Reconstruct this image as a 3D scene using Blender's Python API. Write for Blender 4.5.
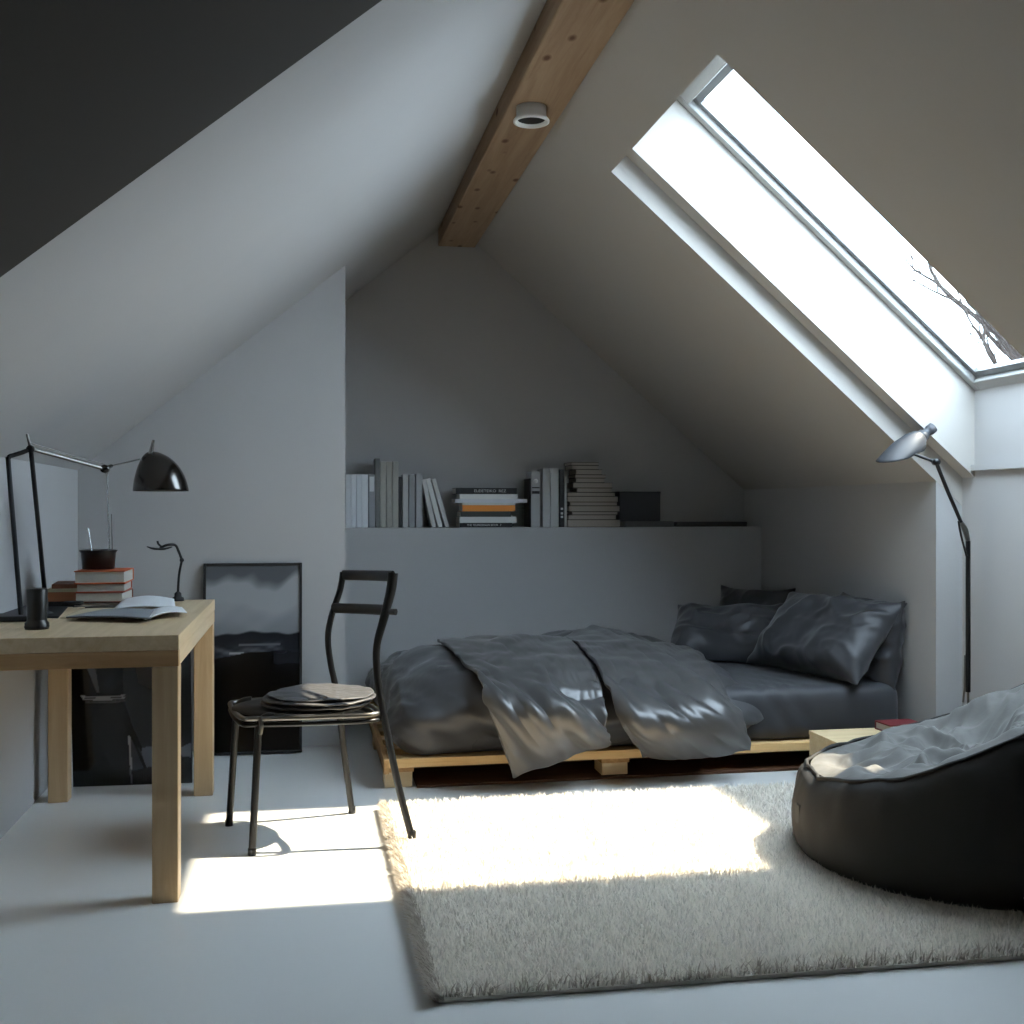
import bpy, math, random
import numpy as np
from mathutils import noise as MN
from mathutils import Vector, Matrix, Euler
D = bpy.data
for o in list(D.objects): D.objects.remove(o, do_unlink=True)
SC = bpy.context.scene
C = SC.collection
# ------------------------------------------------------------------ camera, sky, sun, exposure
YAW = math.atan(207/1100); CS, SN = math.cos(YAW), math.sin(YAW); EYE = 1.1; F = 1100.0
cam = D.objects.new('camera', D.cameras.new('camera')); C.objects.link(cam)
cam.data.lens = F/1024*36; cam.data.sensor_width = 36; cam.data.sensor_fit = 'HORIZONTAL'
cam.data.shift_y = -2/1024
cam.location = (0, 0, EYE); cam.rotation_euler = (math.pi/2, 0, -YAW); cam.data.clip_start = .02
SC.camera = cam
w = D.worlds.new('sky'); SC.world = w; w.use_nodes = True
bg = w.node_tree.nodes['Background']; bg.inputs[0].default_value = (.69, .835, 1, 1); bg.inputs[1].default_value = 17.5
sl = D.lights.new('sun', 'SUN'); sl.energy = 19; sl.angle = math.radians(.9); sl.color = (1, .86, .66)
so = D.objects.new('sun', sl); C.objects.link(so)
so.rotation_euler = Vector((-1, .035, -1.45)).to_track_quat('-Z', 'Y').to_euler(); so.location = (8, 3, 9)
SC.view_settings.view_transform = 'Standard'; SC.view_settings.look = 'None'
SC.view_settings.exposure = .12; SC.view_settings.gamma = 1; SC.view_settings.use_curve_mapping = False

# ------------------------------------------------------------------ helpers
def lin(c):
    return tuple((v/255/12.92 if v/255 <= .04045 else ((v/255+.055)/1.055)**2.4) for v in c)
def ray(x, y):
    r = (x-512)/F; t = (508+2-y)/F   # horizon sits at row 510
    return Vector((SN + r*CS, CS - r*SN, t))
def at(x, y, v=None, h=None, z=None):
    """a real point seen at column x, row y: on the plane depth v, height h"""
    d = ray(x, y)
    k = v/d.y if v is not None else (h-EYE)/d.z
    return Vector((d.x*k, d.y*k, EYE + d.z*k))

def cloth_mat(name, col, rough, sc=6, st=.5, dist=.03, sheen=.2, spec=.5):
    m = mat(name, col, rough, sheen=sheen, spec=spec, var=.05, vscale=5); nt = m.node_tree; N = nt.nodes; L = nt.links
    tc = N.new('ShaderNodeTexCoord'); n = N.new('ShaderNodeTexNoise'); n.noise_type = 'RIDGED_MULTIFRACTAL'; n.inputs['Scale'].default_value = sc
    n.inputs['Detail'].default_value = 2.5; n.inputs['Distortion'].default_value = .8; n.inputs['Roughness'].default_value = .45
    L.new(tc.outputs['Object'], n.inputs['Vector']); bp = N.new('ShaderNodeBump'); bp.inputs['Strength'].default_value = st; bp.inputs['Distance'].default_value = dist
    L.new(n.outputs[0], bp.inputs['Height']); L.new(bp.outputs[0], N['Principled BSDF'].inputs['Normal']); return m
def translucent(m, f):
    nt = m.node_tree; N = nt.nodes; L = nt.links; b = N['Principled BSDF']; out = [n for n in N if n.type == 'OUTPUT_MATERIAL'][0]
    t = N.new('ShaderNodeBsdfTranslucent'); x = N.new('ShaderNodeMixShader'); x.inputs[0].default_value = f
    l = b.inputs['Base Color'].links
    if l: L.new(l[0].from_socket, t.inputs[0])
    else: t.inputs[0].default_value = b.inputs['Base Color'].default_value
    L.new(b.outputs[0], x.inputs[1]); L.new(t.outputs[0], x.inputs[2]); L.new(x.outputs[0], out.inputs[0]); return m
def mat(name, col, rough=.6, metal=0, spec=.5, bump=0, bscale=60, var=0, vscale=6, sheen=0, attr=None, coat=0, stretch=None, detail=4):
    m = D.materials.new(name); m.use_nodes = True; nt = m.node_tree; N = nt.nodes; L = nt.links
    b = N['Principled BSDF']; c = (*lin(col), 1)
    b.inputs['Base Color'].default_value = c; b.inputs['Roughness'].default_value = rough
    b.inputs['Metallic'].default_value = metal; b.inputs['Specular IOR Level'].default_value = spec
    b.inputs['Sheen Weight'].default_value = sheen; b.inputs['Coat Weight'].default_value = coat
    tc = N.new('ShaderNodeTexCoord'); mp = N.new('ShaderNodeMapping'); L.new(tc.outputs['Object'], mp.inputs[0])
    if stretch: mp.inputs['Scale'].default_value = stretch
    if attr:
        a = N.new('ShaderNodeAttribute'); a.attribute_name = attr; src = a.outputs['Color']
    else: src = None
    if var:
        n = N.new('ShaderNodeTexNoise'); n.inputs['Scale'].default_value = vscale; n.inputs['Detail'].default_value = detail
        L.new(mp.outputs[0], n.inputs['Vector'])
        mr = N.new('ShaderNodeMapRange'); mr.inputs[3].default_value = 1-var; mr.inputs[4].default_value = 1+var
        L.new(n.outputs[0], mr.inputs[0])
        mx = N.new('ShaderNodeMix'); mx.data_type = 'RGBA'; mx.blend_type = 'MULTIPLY'; mx.inputs[0].default_value = 1
        if src: L.new(src, mx.inputs[6])
        else: mx.inputs[6].default_value = c
        L.new(mr.outputs[0], mx.inputs[7]); src = mx.outputs[2]
    if src: L.new(src, b.inputs['Base Color'])
    if bump:
        n2 = N.new('ShaderNodeTexNoise'); n2.inputs['Scale'].default_value = bscale; n2.inputs['Detail'].default_value = 5
        L.new(mp.outputs[0], n2.inputs['Vector'])
        bp = N.new('ShaderNodeBump'); bp.inputs['Strength'].default_value = bump; bp.inputs['Distance'].default_value = .01
        L.new(n2.outputs[0], bp.inputs['Height']); L.new(bp.outputs[0], b.inputs['Normal'])
    return m

def wood(name, c1, c2, axis, rough=.5, knots=0, kc=(90, 60, 35), ring=9):
    m = D.materials.new(name); m.use_nodes = True; nt = m.node_tree; N = nt.nodes; L = nt.links
    b = N['Principled BSDF']; b.inputs['Roughness'].default_value = rough; b.inputs['Specular IOR Level'].default_value = .35
    tc = N.new('ShaderNodeTexCoord'); mp = N.new('ShaderNodeMapping'); L.new(tc.outputs['Object'], mp.inputs[0])
    s = [ring, ring, ring]; s[axis] = ring*.06; mp.inputs['Scale'].default_value = s
    n = N.new('ShaderNodeTexNoise'); n.inputs['Scale'].default_value = 3; n.inputs['Detail'].default_value = 8
    n.inputs['Roughness'].default_value = .65; n.inputs['Distortion'].default_value = .6
    L.new(mp.outputs[0], n.inputs['Vector'])
    r = N.new('ShaderNodeValToRGB'); L.new(n.outputs[0], r.inputs[0])
    r.color_ramp.elements[0].position = .3; r.color_ramp.elements[0].color = (*lin(c2), 1)
    r.color_ramp.elements[1].position = .68; r.color_ramp.elements[1].color = (*lin(c1), 1)
    src = r.outputs[0]
    if knots:
        mp2 = N.new('ShaderNodeMapping'); L.new(tc.outputs['Object'], mp2.inputs[0])
        s = [knots]*3; s[axis] = knots*.55; mp2.inputs['Scale'].default_value = s
        vo = N.new('ShaderNodeTexVoronoi'); vo.inputs['Scale'].default_value = 1; L.new(mp2.outputs[0], vo.inputs['Vector'])
        r2 = N.new('ShaderNodeValToRGB'); L.new(vo.outputs['Distance'], r2.inputs[0])
        r2.color_ramp.elements[0].position = .09; r2.color_ramp.elements[0].color = (1, 1, 1, 1)
        r2.color_ramp.elements[1].position = .2; r2.color_ramp.elements[1].color = (0, 0, 0, 1)
        mx = N.new('ShaderNodeMix'); mx.data_type = 'RGBA'; L.new(r2.outputs[0], mx.inputs[0]); L.new(src, mx.inputs[6])
        mx.inputs[7].default_value = (*lin(kc), 1); src = mx.outputs[2]
    L.new(src, b.inputs['Base Color'])
    bp = N.new('ShaderNodeBump'); bp.inputs['Strength'].default_value = .15; bp.inputs['Distance'].default_value = .003
    L.new(n.outputs[0], bp.inputs['Height']); L.new(bp.outputs[0], b.inputs['Normal'])
    return m

def crease(x, y, z, f, w=3.0):
    """thin sharp ridges, like folds in slack cloth; 0..1"""
    p = Vector((x*f, y*f, z*f)); q = MN.noise_vector(p*.7)*.6
    a = max(0, 1-abs(MN.noise(p+q))*w)**2; b = max(0, 1-abs(MN.noise(p*2.1+q+Vector((9, 3, 5))))*w)**2
    return .7*a+.3*b
def wloc(o):
    v = Vector((0, 0, 0))
    while o is not None: v += o.location; o = o.parent
    return v
def tag(o, label=None, cat=None, group=None, kind=None):
    for k, x in (('label', label), ('category', cat), ('group', group), ('kind', kind)):
        if x: o[k] = x
    return o
def thing(name, loc, label, cat, group=None):
    o = D.objects.new(name, None); C.objects.link(o); o.location = loc; o.empty_display_size = .05
    return tag(o, label, cat, group)

class MB:
    """collects shapes in world coordinates and links them as one mesh object"""
    def __init__(s): s.v = []; s.f = []; s.sm = []
    def add(s, vs, fs, smooth=False):
        n = len(s.v); s.v += [tuple(p) for p in vs]; s.f += [tuple(i+n for i in f) for f in fs]; s.sm += [smooth]*len(fs); return s
    def box(s, x0, x1, y0, y1, z0, z1, M=None):
        vs = [Vector(p) for p in ((x0,y0,z0),(x1,y0,z0),(x1,y1,z0),(x0,y1,z0),(x0,y0,z1),(x1,y0,z1),(x1,y1,z1),(x0,y1,z1))]
        if M: vs = [M @ p for p in vs]
        return s.add(vs, [(0,3,2,1),(4,5,6,7),(0,1,5,4),(1,2,6,5),(2,3,7,6),(3,0,4,7)])
    def prism(s, poly, y0, y1):       # poly in (x, z), extruded along y; counterclockwise seen from -y
        n = len(poly)
        vs = [(x, y0, z) for x, z in poly] + [(x, y1, z) for x, z in poly]
        fs = [tuple(range(n)), tuple(range(2*n-1, n-1, -1))] + [((i+1) % n, i, i+n, (i+1) % n+n) for i in range(n)]
        return s.add(vs, fs)
    def loft(s, rings, close=False, caps=True, smooth=True):
        n = len(rings[0]); vs = [p for r in rings for p in r]; fs = []
        m = len(rings)
        for i in range(m if close else m-1):
            a = i*n; b = ((i+1) % m)*n
            for j in range(n): fs.append((a+j, a+(j+1) % n, b+(j+1) % n, b+j))
        s.add(vs, fs, smooth)
        if caps and not close:
            s.add(rings[0], [tuple(range(n-1, -1, -1))]); s.add(rings[-1], [tuple(range(n))])
        return s
    def tube(s, pts, r, seg=10, smooth=0, closed=False, flat=None, up=None):
        pts = [Vector(p) for p in pts]
        if smooth: pts = spline(pts, smooth, closed)
        n = len(pts); rr = r if isinstance(r, (list, tuple)) else [r]*n
        if len(rr) != n: rr = list(np.interp(np.linspace(0, 1, n), np.linspace(0, 1, len(rr)), rr))
        prev = None; rings = []
        for i, p in enumerate(pts):
            a = pts[(i-1) % n] if (closed or i) else p; b = pts[(i+1) % n] if (closed or i < n-1) else p
            t = (b-a).normalized()
            if up is not None: x = Vector(up) - t*t.dot(Vector(up))
            elif prev is None:
                x = t.orthogonal()
            else: x = prev - t*t.dot(prev)
            x.normalize(); prev = x; y = t.cross(x)
            fx, fy = flat or (1, 1)
            rings.append([p + (x*math.cos(q)*fx + y*math.sin(q)*fy)*rr[i] for q in [2*math.pi*k/seg for k in range(seg)]])
        return s.loft(rings, close=closed)
    def lathe(s, prof, c, axis=(0, 0, 1), seg=32, caps=False):   # prof: (radius, distance along axis)
        ax = Vector(axis).normalized(); x = ax.orthogonal().normalized(); y = ax.cross(x); c = Vector(c)
        return s.loft([[c + ax*d + (x*math.cos(q)+y*math.sin(q))*max(r, 1e-4) for q in [2*math.pi*k/seg for k in range(seg)]] for r, d in prof], caps=caps)
    def build(s, name, m, parent=None, bevel=0, seg=2, sub=0, solid=0, loc=None):
        me = D.meshes.new(name); off = wloc(parent) if parent is not None else Vector(loc or (0, 0, 0))
        me.from_pydata([(p[0]-off.x, p[1]-off.y, p[2]-off.z) for p in s.v], [], s.f)
        me.polygons.foreach_set('use_smooth', s.sm); me.materials.append(m); me.update()
        o = D.objects.new(name, me); C.objects.link(o)
        if parent is not None: o.parent = parent
        else: o.location = off
        if solid:
            q = o.modifiers.new('solid', 'SOLIDIFY'); q.thickness = solid; q.offset = -1
        if bevel:
            q = o.modifiers.new('bevel', 'BEVEL'); q.width = bevel; q.segments = seg; q.limit_method = 'ANGLE'; q.angle_limit = .6
        if sub:
            q = o.modifiers.new('sub', 'SUBSURF'); q.levels = q.render_levels = sub
        return o
def spline(pts, k, closed=False):
    out = []; n = len(pts)
    for i in range(n if closed else n-1):
        g = lambda j: pts[j % n] if closed else pts[max(0, min(n-1, j))]
        p0, p1, p2, p3 = g(i-1), g(i), g(i+1), g(i+2)
        for j in range(k):
            t = j/k
            out.append(.5*((2*p1)+(p2-p0)*t+(2*p0-5*p1+4*p2-p3)*t*t+(3*p1-p0-3*p2+p3)*t**3))
    if not closed: out.append(pts[-1])
    return out
def structure(o): o['kind'] = 'structure'; return o

# ------------------------------------------------------------------ materials
M = {}
M['wall'] = mat('wall_paint', (168, 167, 166), .9, bump=.05, bscale=180, var=.02)
M['ceil'] = mat('ceiling_paint', (172, 168, 162), .9, bump=.05, bscale=180, var=.02)
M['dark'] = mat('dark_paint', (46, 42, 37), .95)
M['white'] = mat('white_lacquer', (225, 225, 222), .5)
M['floor'] = mat('floor_paint', (206, 206, 204), .28, bump=.02, bscale=8, var=.03, vscale=2, spec=.5)
M['beam'] = wood('rough_pine', (164, 140, 114), (138, 112, 88), 1, .75, knots=11.0, kc=(92, 62, 42))
M['beamend'] = M['beam']
M['oak_x'] = wood('desk_wood_x', (212, 190, 156), (190, 164, 126), 0, .45)
M['oak_y'] = wood('desk_wood_y', (212, 190, 156), (190, 164, 126), 1, .45)
M['oak_z'] = wood('desk_wood_z', (196, 170, 134), (174, 146, 108), 2, .45)
M['apron'] = wood('desk_apron_wood', (188, 152, 108), (150, 112, 70), 0, .5)
M['pine_x'] = wood('pallet_wood_x', (226, 192, 138), (196, 156, 100), 0, .6, knots=6, kc=(140, 95, 55))
M['pine_y'] = wood('pallet_wood_y', (200, 160, 108), (160, 118, 72), 1, .6)
M['brown'] = wood('underframe_shade_wood', (96, 62, 40), (60, 36, 22), 0, .7)  # wood with the shade under the bed put into its dark brown
M['pine_b'] = wood('block_wood', (222, 200, 162), (204, 178, 136), 0, .55, knots=5, kc=(170, 125, 80))
M['black'] = mat('black_metal', (17, 18, 20), .36, metal=.2)
M['blackm'] = mat('black_matt', (22, 22, 23), .6)
M['chrome'] = mat('chrome', (190, 190, 190), .18, metal=1)
M['steel'] = mat('brushed_steel', (120, 118, 114), .32, metal=1)
M['dchrome'] = mat('dark_chrome', (70, 68, 66), .2, metal=1)
M['sheet'] = cloth_mat('charcoal_sheet', (45, 46, 50), .6, 4, .25, .02)
M['satin'] = cloth_mat('charcoal_satin', (62, 61, 61), .36, 5, .3, .025, spec=.6)
M['comf'] = cloth_mat('charcoal_comforter', (50, 50, 52), .45, 3.5, .35, .035)
M['pillow'] = cloth_mat('charcoal_pillow', (40, 41, 45), .5, 5, .35, .03)
M['bag'] = mat('bean_bag_fabric', (48, 46, 43), .72, bump=.4, bscale=7, sheen=.25)
M['glass'] = None
# ------------------------------------------------------------------ the room shell
UL, UR, VB, VS, VR = -1.0, 2.6, 5.2, 6.0, 6.25      # left wall, right knee wall, left back wall, wall under the shelf, recess wall
V0, V1 = 3.06, 4.2                                  # window bay
UO = 2.72; VN = -1.3
zl = lambda u: 2.093 + .815*u
zr = lambda u, o=0: 3.464 - .863*u + o/.757
UA = (3.464-2.093)/(.815+.863)
nx, nz = .653, .757
structure(MB().box(UL-.3, 3.3, VN-.2, VR+.3, -.12, 0).build('floor', M['floor']))
structure(MB().box(UL-.3, UL, VN-.2, VR+.3, 0, zl(UL)+.1).build('wall_left', M['wall']))
TH = .42
def rpoly(u0, u1, o0, o1):   # strip of right roof between slope positions u0..u1 (on the inner plane), offsets o0..o1
    P = lambda u, o: (u+nx*o, zr(u)+nz*o)
    return [P(u0, o0), P(u1, o0), P(u1, o1), P(u0, o1)]
# left slope (visible underside)
structure(MB().prism([(UL-.2, zl(UL-.2)), (UA, zl(UA)), (UA, zl(UA)+.45), (UL-.2, zl(UL-.2)+.45)], VN-.2, VR+.3).build('ceiling_left', M['wall']))
# right slope, in pieces that leave the window bay open
b = MB()
b.prism(rpoly(UA, UR+.5, 0, .36), VN-.2, V0); b.prism(rpoly(UA, UR+.5, .36, TH), VN-.2, V0-.08); b.prism(rpoly(UA, UR+.5, 0, TH), V1, VR+.3)
UT = 1.19
b.prism(rpoly(UA, UT, 0, .36), V0, V1); b.prism(rpoly(UA, UT, .36, TH), V0-.08, V1)
b.prism(rpoly(UT, UO+.02, .09, TH), V1-.085, V1)
b.build('ceiling_right', M['ceil'])['kind'] = 'structure'
# knee walls: slightly proud of the bay
b = MB(); b.box(UR, UR+.5, VN-.2, V0, 0, zr(UR)+.05); b.box(UR, UR+.5, V1+.003, VR+.3, 0, zr(UR)+.05)
structure(b.build('wall_right', M['wall']))
b = MB(); b.prism([(UO, 0), (3.15, 0), (3.15, zr(3.15, .40)), (UO, zr(UO, .40))], V0-.02, V1+.02)
structure(b.build('wall_bay', M['wall']))
structure(MB().box(UO-.018, UO+.01, V0, V1-.085, 1.262, 1.285).build('trim_1', M['wall']))
# back
structure(MB().prism([(UL, 0), (.185, 0), (.185, zl(.185)+.1), (UL, zl(UL)+.1)], VB, VR+.3).build('wall_back', M['wall']))
structure(MB().box(.15, UR+.3, VS, VR+.3, 0, 1.003).build('wall_shelf', M['wall'], bevel=.004))
structure(MB().prism([(.1, .9), (UR+.3, .9), (UR+.3, zr(UR)+.1), (UA, 2.95), (.1, zl(.1)+.2)], VR, VR+.3).build('wall_recess', M['wall']))
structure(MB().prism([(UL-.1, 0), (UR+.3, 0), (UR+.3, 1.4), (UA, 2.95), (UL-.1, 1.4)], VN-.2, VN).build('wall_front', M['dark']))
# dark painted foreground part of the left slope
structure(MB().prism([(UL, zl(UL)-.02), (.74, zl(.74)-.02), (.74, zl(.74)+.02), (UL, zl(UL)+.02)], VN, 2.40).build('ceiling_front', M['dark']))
# skirting along walls is absent; ridge beam
o = MB().box(.747, .96, VN, VR, 2.606, 2.76).build('ridge_beam', M['beam'], bevel=.006)
tag(o, 'rough knotty pine beam running along the ridge of the sloping ceiling', 'beam')
# skylight
fr = mat('window_frame_paint', (150, 150, 148), .45)
fr2 = mat('window_sash_aluminium', (120, 121, 122), .35, metal=.6)
gl = D.materials.new('window_glass'); gl.use_nodes = True; N = gl.node_tree.nodes; L = gl.node_tree.links
for n in list(N):
    if n.type != 'OUTPUT_MATERIAL': N.remove(n)
out = [n for n in N if n.type == 'OUTPUT_MATERIAL'][0]
tr = N.new('ShaderNodeBsdfTransparent'); tr.inputs[0].default_value = (.96, .98, .98, 1)
gs = N.new('ShaderNodeBsdfGlossy'); gs.inputs['Roughness'].default_value = .02
mx = N.new('ShaderNodeMixShader'); mx.inputs[0].default_value = .04
L.new(tr.outputs[0], mx.inputs[1]); L.new(gs.outputs[0], mx.inputs[2]); L.new(mx.outputs[0], out.inputs[0])
va, vb = V0-.08, V1-.085
# slope coordinate: position of the frame in the plane offset .36-.42; UT is top, ub bottom
win = D.objects.new('window_1', None); C.objects.link(win); win.location = (2.0, 3.6, 2.2); win['kind'] = 'structure'
ub = UO-nx*.36
def bar(mb, u0, u1, v0, v1, o0, o1): mb.prism(rpoly(u0, u1, o0, o1), v0, v1)
b = MB(); fw = .040
bar(b, UT, ub+.03, vb-fw, vb, .36, .40); bar(b, UT, ub+.03, va, va+fw, .36, .40)
bar(b, UT, UT+fw, va+fw, vb-fw, .36, .40); bar(b, ub-.035, ub+.03, va+fw, vb-fw, .36, .40)
b.build('window_frame', fr, win, bevel=.004)
b = MB(); sw = .024; a0, a1 = va+fw, vb-fw; c0, c1 = UT+fw, ub-.035
e = .385; g = .41
bar(b, c0, c1, a1-sw, a1, e, g); bar(b, c0, c1, a0, a0+sw, e, g); bar(b, c0, c0+sw, a0+sw, a1-sw, e, g); bar(b, c1-sw, c1, a0+sw, a1-sw, e, g)
b.build('sash', fr2, win, bevel=.003)
b = MB(); bar(b, c0+sw-.01, c1-sw+.01, a0+sw-.01, a1-sw+.01, .398, .402)
b.build('pane', gl, win)
# ------------------------------------------------------------------ desk
X0, X1, Y0, Y1, ZT = -.97, -.347, 3.2, 4.45, .75
dk = thing('desk', ((X0+X1)/2, (Y0+Y1)/2, 0), 'pale wooden desk with thick top and square legs against the left wall', 'desk')
MB().box(X0, X1, Y0, Y1, ZT-.042, ZT).build('tabletop', M['oak_y'], dk, bevel=.002)
for bb, mm in (((X0, X1-.001, Y0+.001, Y0+.03), 'apron'), ((X0, X1-.001, Y1-.03, Y1-.001), 'apron'), ((X1-.031, X1-.001, Y0+.03, Y1-.03), 'oak_y'), ((X0, X0+.03, Y0+.03, Y1-.03), 'oak_y')):
    MB().box(*bb, ZT-.088, ZT-.043).build('apron', M[mm], dk, bevel=.0015)
for lx, ly in ((X1-.073, Y0+.002), (X1-.073, Y1-.075), (X0+.022, Y0+.002), (X0+.022, Y1-.075)):
    MB().box(lx, lx+.071, ly, ly+.071, 0, ZT-.089).build('leg', M['oak_z'], dk, bevel=.003)

# ------------------------------------------------------------------ chair
ch = thing('side_chair', (.03, 3.79, 0), 'black tubular metal chair with crumpled round seat cushion beside the desk', 'chair')
FA, FB, FC, FD = Vector((-.166, 3.60, 0)), Vector((-.26, 3.95, 0)), Vector((.168, 4.03, 0)), Vector((.343, 3.59, 0))
SA, SB, S_C, SD = Vector((-.145, 3.615, .438)), Vector((-.232, 3.93, .438)), Vector((.11, 3.955, .446)), Vector((.238, 3.605, .446))
FD.z = .03
def legtube(pts, r=.012, name='leg'):
    m = MB(); m.tube(pts, r, 12, smooth=6)
    e = Vector(pts[-1]); m.lathe([(.0001, 0), (.0135, 0), (.0135, .02), (.011, .024)], (e.x, e.y, e.z-.001), seg=14)
    return m.build(name, M['black'], ch)
for S, Fo in ((SA, FA), (SB, FB)):
    c = (SA+SB+S_C+SD)/4; inw = (Vector((c.x, S.y, 0))-Vector((S.x, S.y, 0))).normalized()
    legtube([S+inw*.05+Vector((0, 0, .001)), S+inw*.018+Vector((0, 0, -.004)), S+Vector((0, 0, -.03)), S.lerp(Fo, .3), S.lerp(Fo, .65), Fo+Vector((0, 0, .001))])
def px3(x, y, v): return at(x, y, v=v)
back_r = [px3(393, 573, 3.625), px3(391, 590, 3.622), px3(384, 618, 3.615), px3(377, 645, 3.61), px3(377, 670, 3.605), px3(381, 700, 3.60), FD.lerp(SD, .45), FD+Vector((0, 0, .001))]
back_l = [px3(343, 572, 3.95), px3(340, 590, 3.95), px3(331, 618, 3.95), px3(328, 640, 3.95), px3(331, 665, 3.955), px3(336, 690, 3.96), FC.lerp(S_C, .45), FC+Vector((0, 0, .001))]
legtube(back_r, [.0175, .0165, .0145, .0125, .0125, .012, .012, .012]); legtube(back_l, .0115)
def rail(p, q, bow, r, flat, name):
    mid = (p+q)/2 + Vector((bow, 0, 0)); MB().tube([p, (p*.5+mid*.5)+Vector((bow*.25, 0, 0)), mid, (q*.5+mid*.5)+Vector((bow*.25, 0, 0)), q], r, 12, smooth=5, up=(0, 0, 1), flat=flat).build(name, M['black'], ch)
rail(px3(343, 575, 3.95), px3(393, 576, 3.62), .012, .018, (1, .5), 'top_rail')
rail(px3(333, 608, 3.95), px3(386, 610, 3.62), .012, .018, (1, .5), 'lower_rail')
MB().tube([px3(384, 611, 3.625), px3(396, 612, 3.60)], .011, 12).build('rail_end', M['black'], ch, bevel=.002)
front = [Vector((-.182, 3.64, .438)), Vector((-.238, 3.86, .438))]
ringp = [SD, Vector((.06, 3.585, .441)), SA+Vector((-.0, -.004, .0)), front[0]+Vector((-.02, .0, 0)), front[1]+Vector((-.01, 0, 0)), SB+Vector((0, .01, 0)), Vector((-.06, 3.975, .441)), S_C]
MB().tube([p+Vector((0, 0, -.006)) for p in ringp], .0085, 10, smooth=7, closed=True).build('seat_rail', M['steel'], ch)
MB().tube([p*1+Vector((0, 0, -.026)) for p in ringp], .007, 10, smooth=7, closed=True).build('lower_seat_rail', M['black'], ch)
MB().tube([SA+Vector((.004, -.01, .0)), SA+Vector((.008, -.014, -.03)), SA+Vector((.004, -.012, -.055))], .007, 8, smooth=4).build('bracket', M['steel'], ch)
cc = Vector((-.02, 3.78, .45))
b = MB(); rg = []
for rr in (.0001, .2):
    rg.append([Vector((cc.x+rr*1.1*math.cos(a), cc.y+rr*.93*math.sin(a), .436)) for a in [2*math.pi*k/40 for k in range(40)]])
b.loft(rg, caps=False); b.build('seat_disc', M['blackm'], ch, solid=.006)
# cushion: three limp layers
rnd = random.Random(4)
def limp(c, r, th, z, seed, wob):
    rn = random.Random(seed); ph = [rn.uniform(0, 6.28) for _ in range(8)]
    rings = []; n = 56
    prof = [(.0, 1), (.35, 1), (.7, .98), (.9, .85), (.985, .55), (1.0, .1), (.985, -.5), (.9, -.85), (.6, -1), (0, -1)]
    for q, hh in prof:
        ring = []
        for k in range(n):
            a = 2*math.pi*k/n
            w = 1+wob*(.5*math.sin(3*a+ph[0])+.3*math.sin(5*a+ph[1])+.2*math.sin(9*a+ph[2]))*q
            dz = (.002*math.sin(4*a+ph[3]) + .0015*math.sin(11*a+ph[4]+6*q)+.001*math.sin(17*a+ph[5]))*q
            x = c.x+r*q*w*math.cos(a); y = c.y+r*q*w*math.sin(a)
            dz += .0012*math.sin(40*y+ph[6]+2*math.sin(14*x))*(1-q*q)
            ring.append(Vector((x, y, z+hh*th/2+dz)))
        rings.append(ring)
    return MB().loft(rings, caps=False)
cush = thing('seat_cushion', (.045, 3.78, .446), 'limp round dark grey layered cushion lying on the chair seat', 'cushion')
leather = mat('soft_grey_leather', (74, 74, 76), .42, bump=.5, bscale=30)
for i, (r, z, th, dx) in enumerate(((.186, .455, .017, -.006), (.190, .469, .014, .004), (.178, .481, .012, .010))):
    limp(Vector((.045+dx, 3.785, 0)), r, th, z, 10+i, .035).build('cushion_layer', leather, cush, sub=1)

# ------------------------------------------------------------------ big desk lamp
v = 3.86
lp = thing('desk_lamp', at(14, 613, h=.75), 'tall black tubular desk lamp with dark chrome dome shade reaching over the desk', 'lamp')
pb = at(21, 606, v=3.70); pt = at(8, 458, v=3.70); pe = at(31, 449, v=3.74); p2 = at(45.5, 591, v=3.92)
base = MB(); cb = pb; base.box(-.962, -.835, 3.64, 3.76, .7535, .77); base.build('base', M['blackm'], lp, bevel=.004)
pb.z = .766
def hook(): return [pb, pb.lerp(pt, .5), pt+Vector((0, 0, -.03)), pt+Vector((.006, 0, -.006)), pt.lerp(pe, .3)+Vector((0, 0, .004)), pe]
MB().tube([pb, pb.lerp(pt, .5), pb.lerp(pt, .95), pt+Vector((.003, 0, .002)), pt.lerp(pe, .25)+Vector((0, 0, .002)), pt.lerp(pe, .6), pe], .0075, 12, smooth=6).build('bent_post', M['black'], lp)
p2 = Vector((p2.x, p2.y, .80)); MB().tube([pe+Vector((0, 0, -.004)), p2], .0075, 12).build('rear_post', M['black'], lp)
MB().lathe([(.0001, 0), (.022, 0), (.022, .006), (.01, .012), (.008, .05)], (p2.x, p2.y, .7505), seg=24).build('post_foot', M['blackm'], lp)
j1 = at(105, 469, v=3.92)
MB().tube([pe, pe.lerp(j1, .5), j1], .006, 10).build('arm', M['steel'], lp)
MB().tube([pe+Vector((0, 0, .018)), pe.lerp(j1, .55)+Vector((0, 0, .014)), j1+Vector((0, 0, .016))], .0014, 8).build('tension_wire', M['steel'], lp)
hd = at(27, 434, v=3.74); MB().tube([pe, hd], [.006, .0035], 8).build('knob_lever', M['steel'], lp)
MB().lathe([(.0001, -.012), (.012, -.012), (.012, .012), (.0001, .012)], pe, (0, 1, 0), 20).build('elbow_joint', M['black'], lp)
MB().lathe([(.0001, -.014), (.014, -.014), (.014, .014), (.0001, .014)], j1, (0, 1, 0), 20).build('elbow_joint', M['dchrome'], lp)
j2 = at(140, 459, v=4.02); ja = at(111, 466, v=4.0)
MB().tube([j1, ja], .007, 8).build('wrist', M['dchrome'], lp)
MB().tube([ja, j2], .0028, 8).build('shade_arm', M['chrome'], lp)
sh = []
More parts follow.
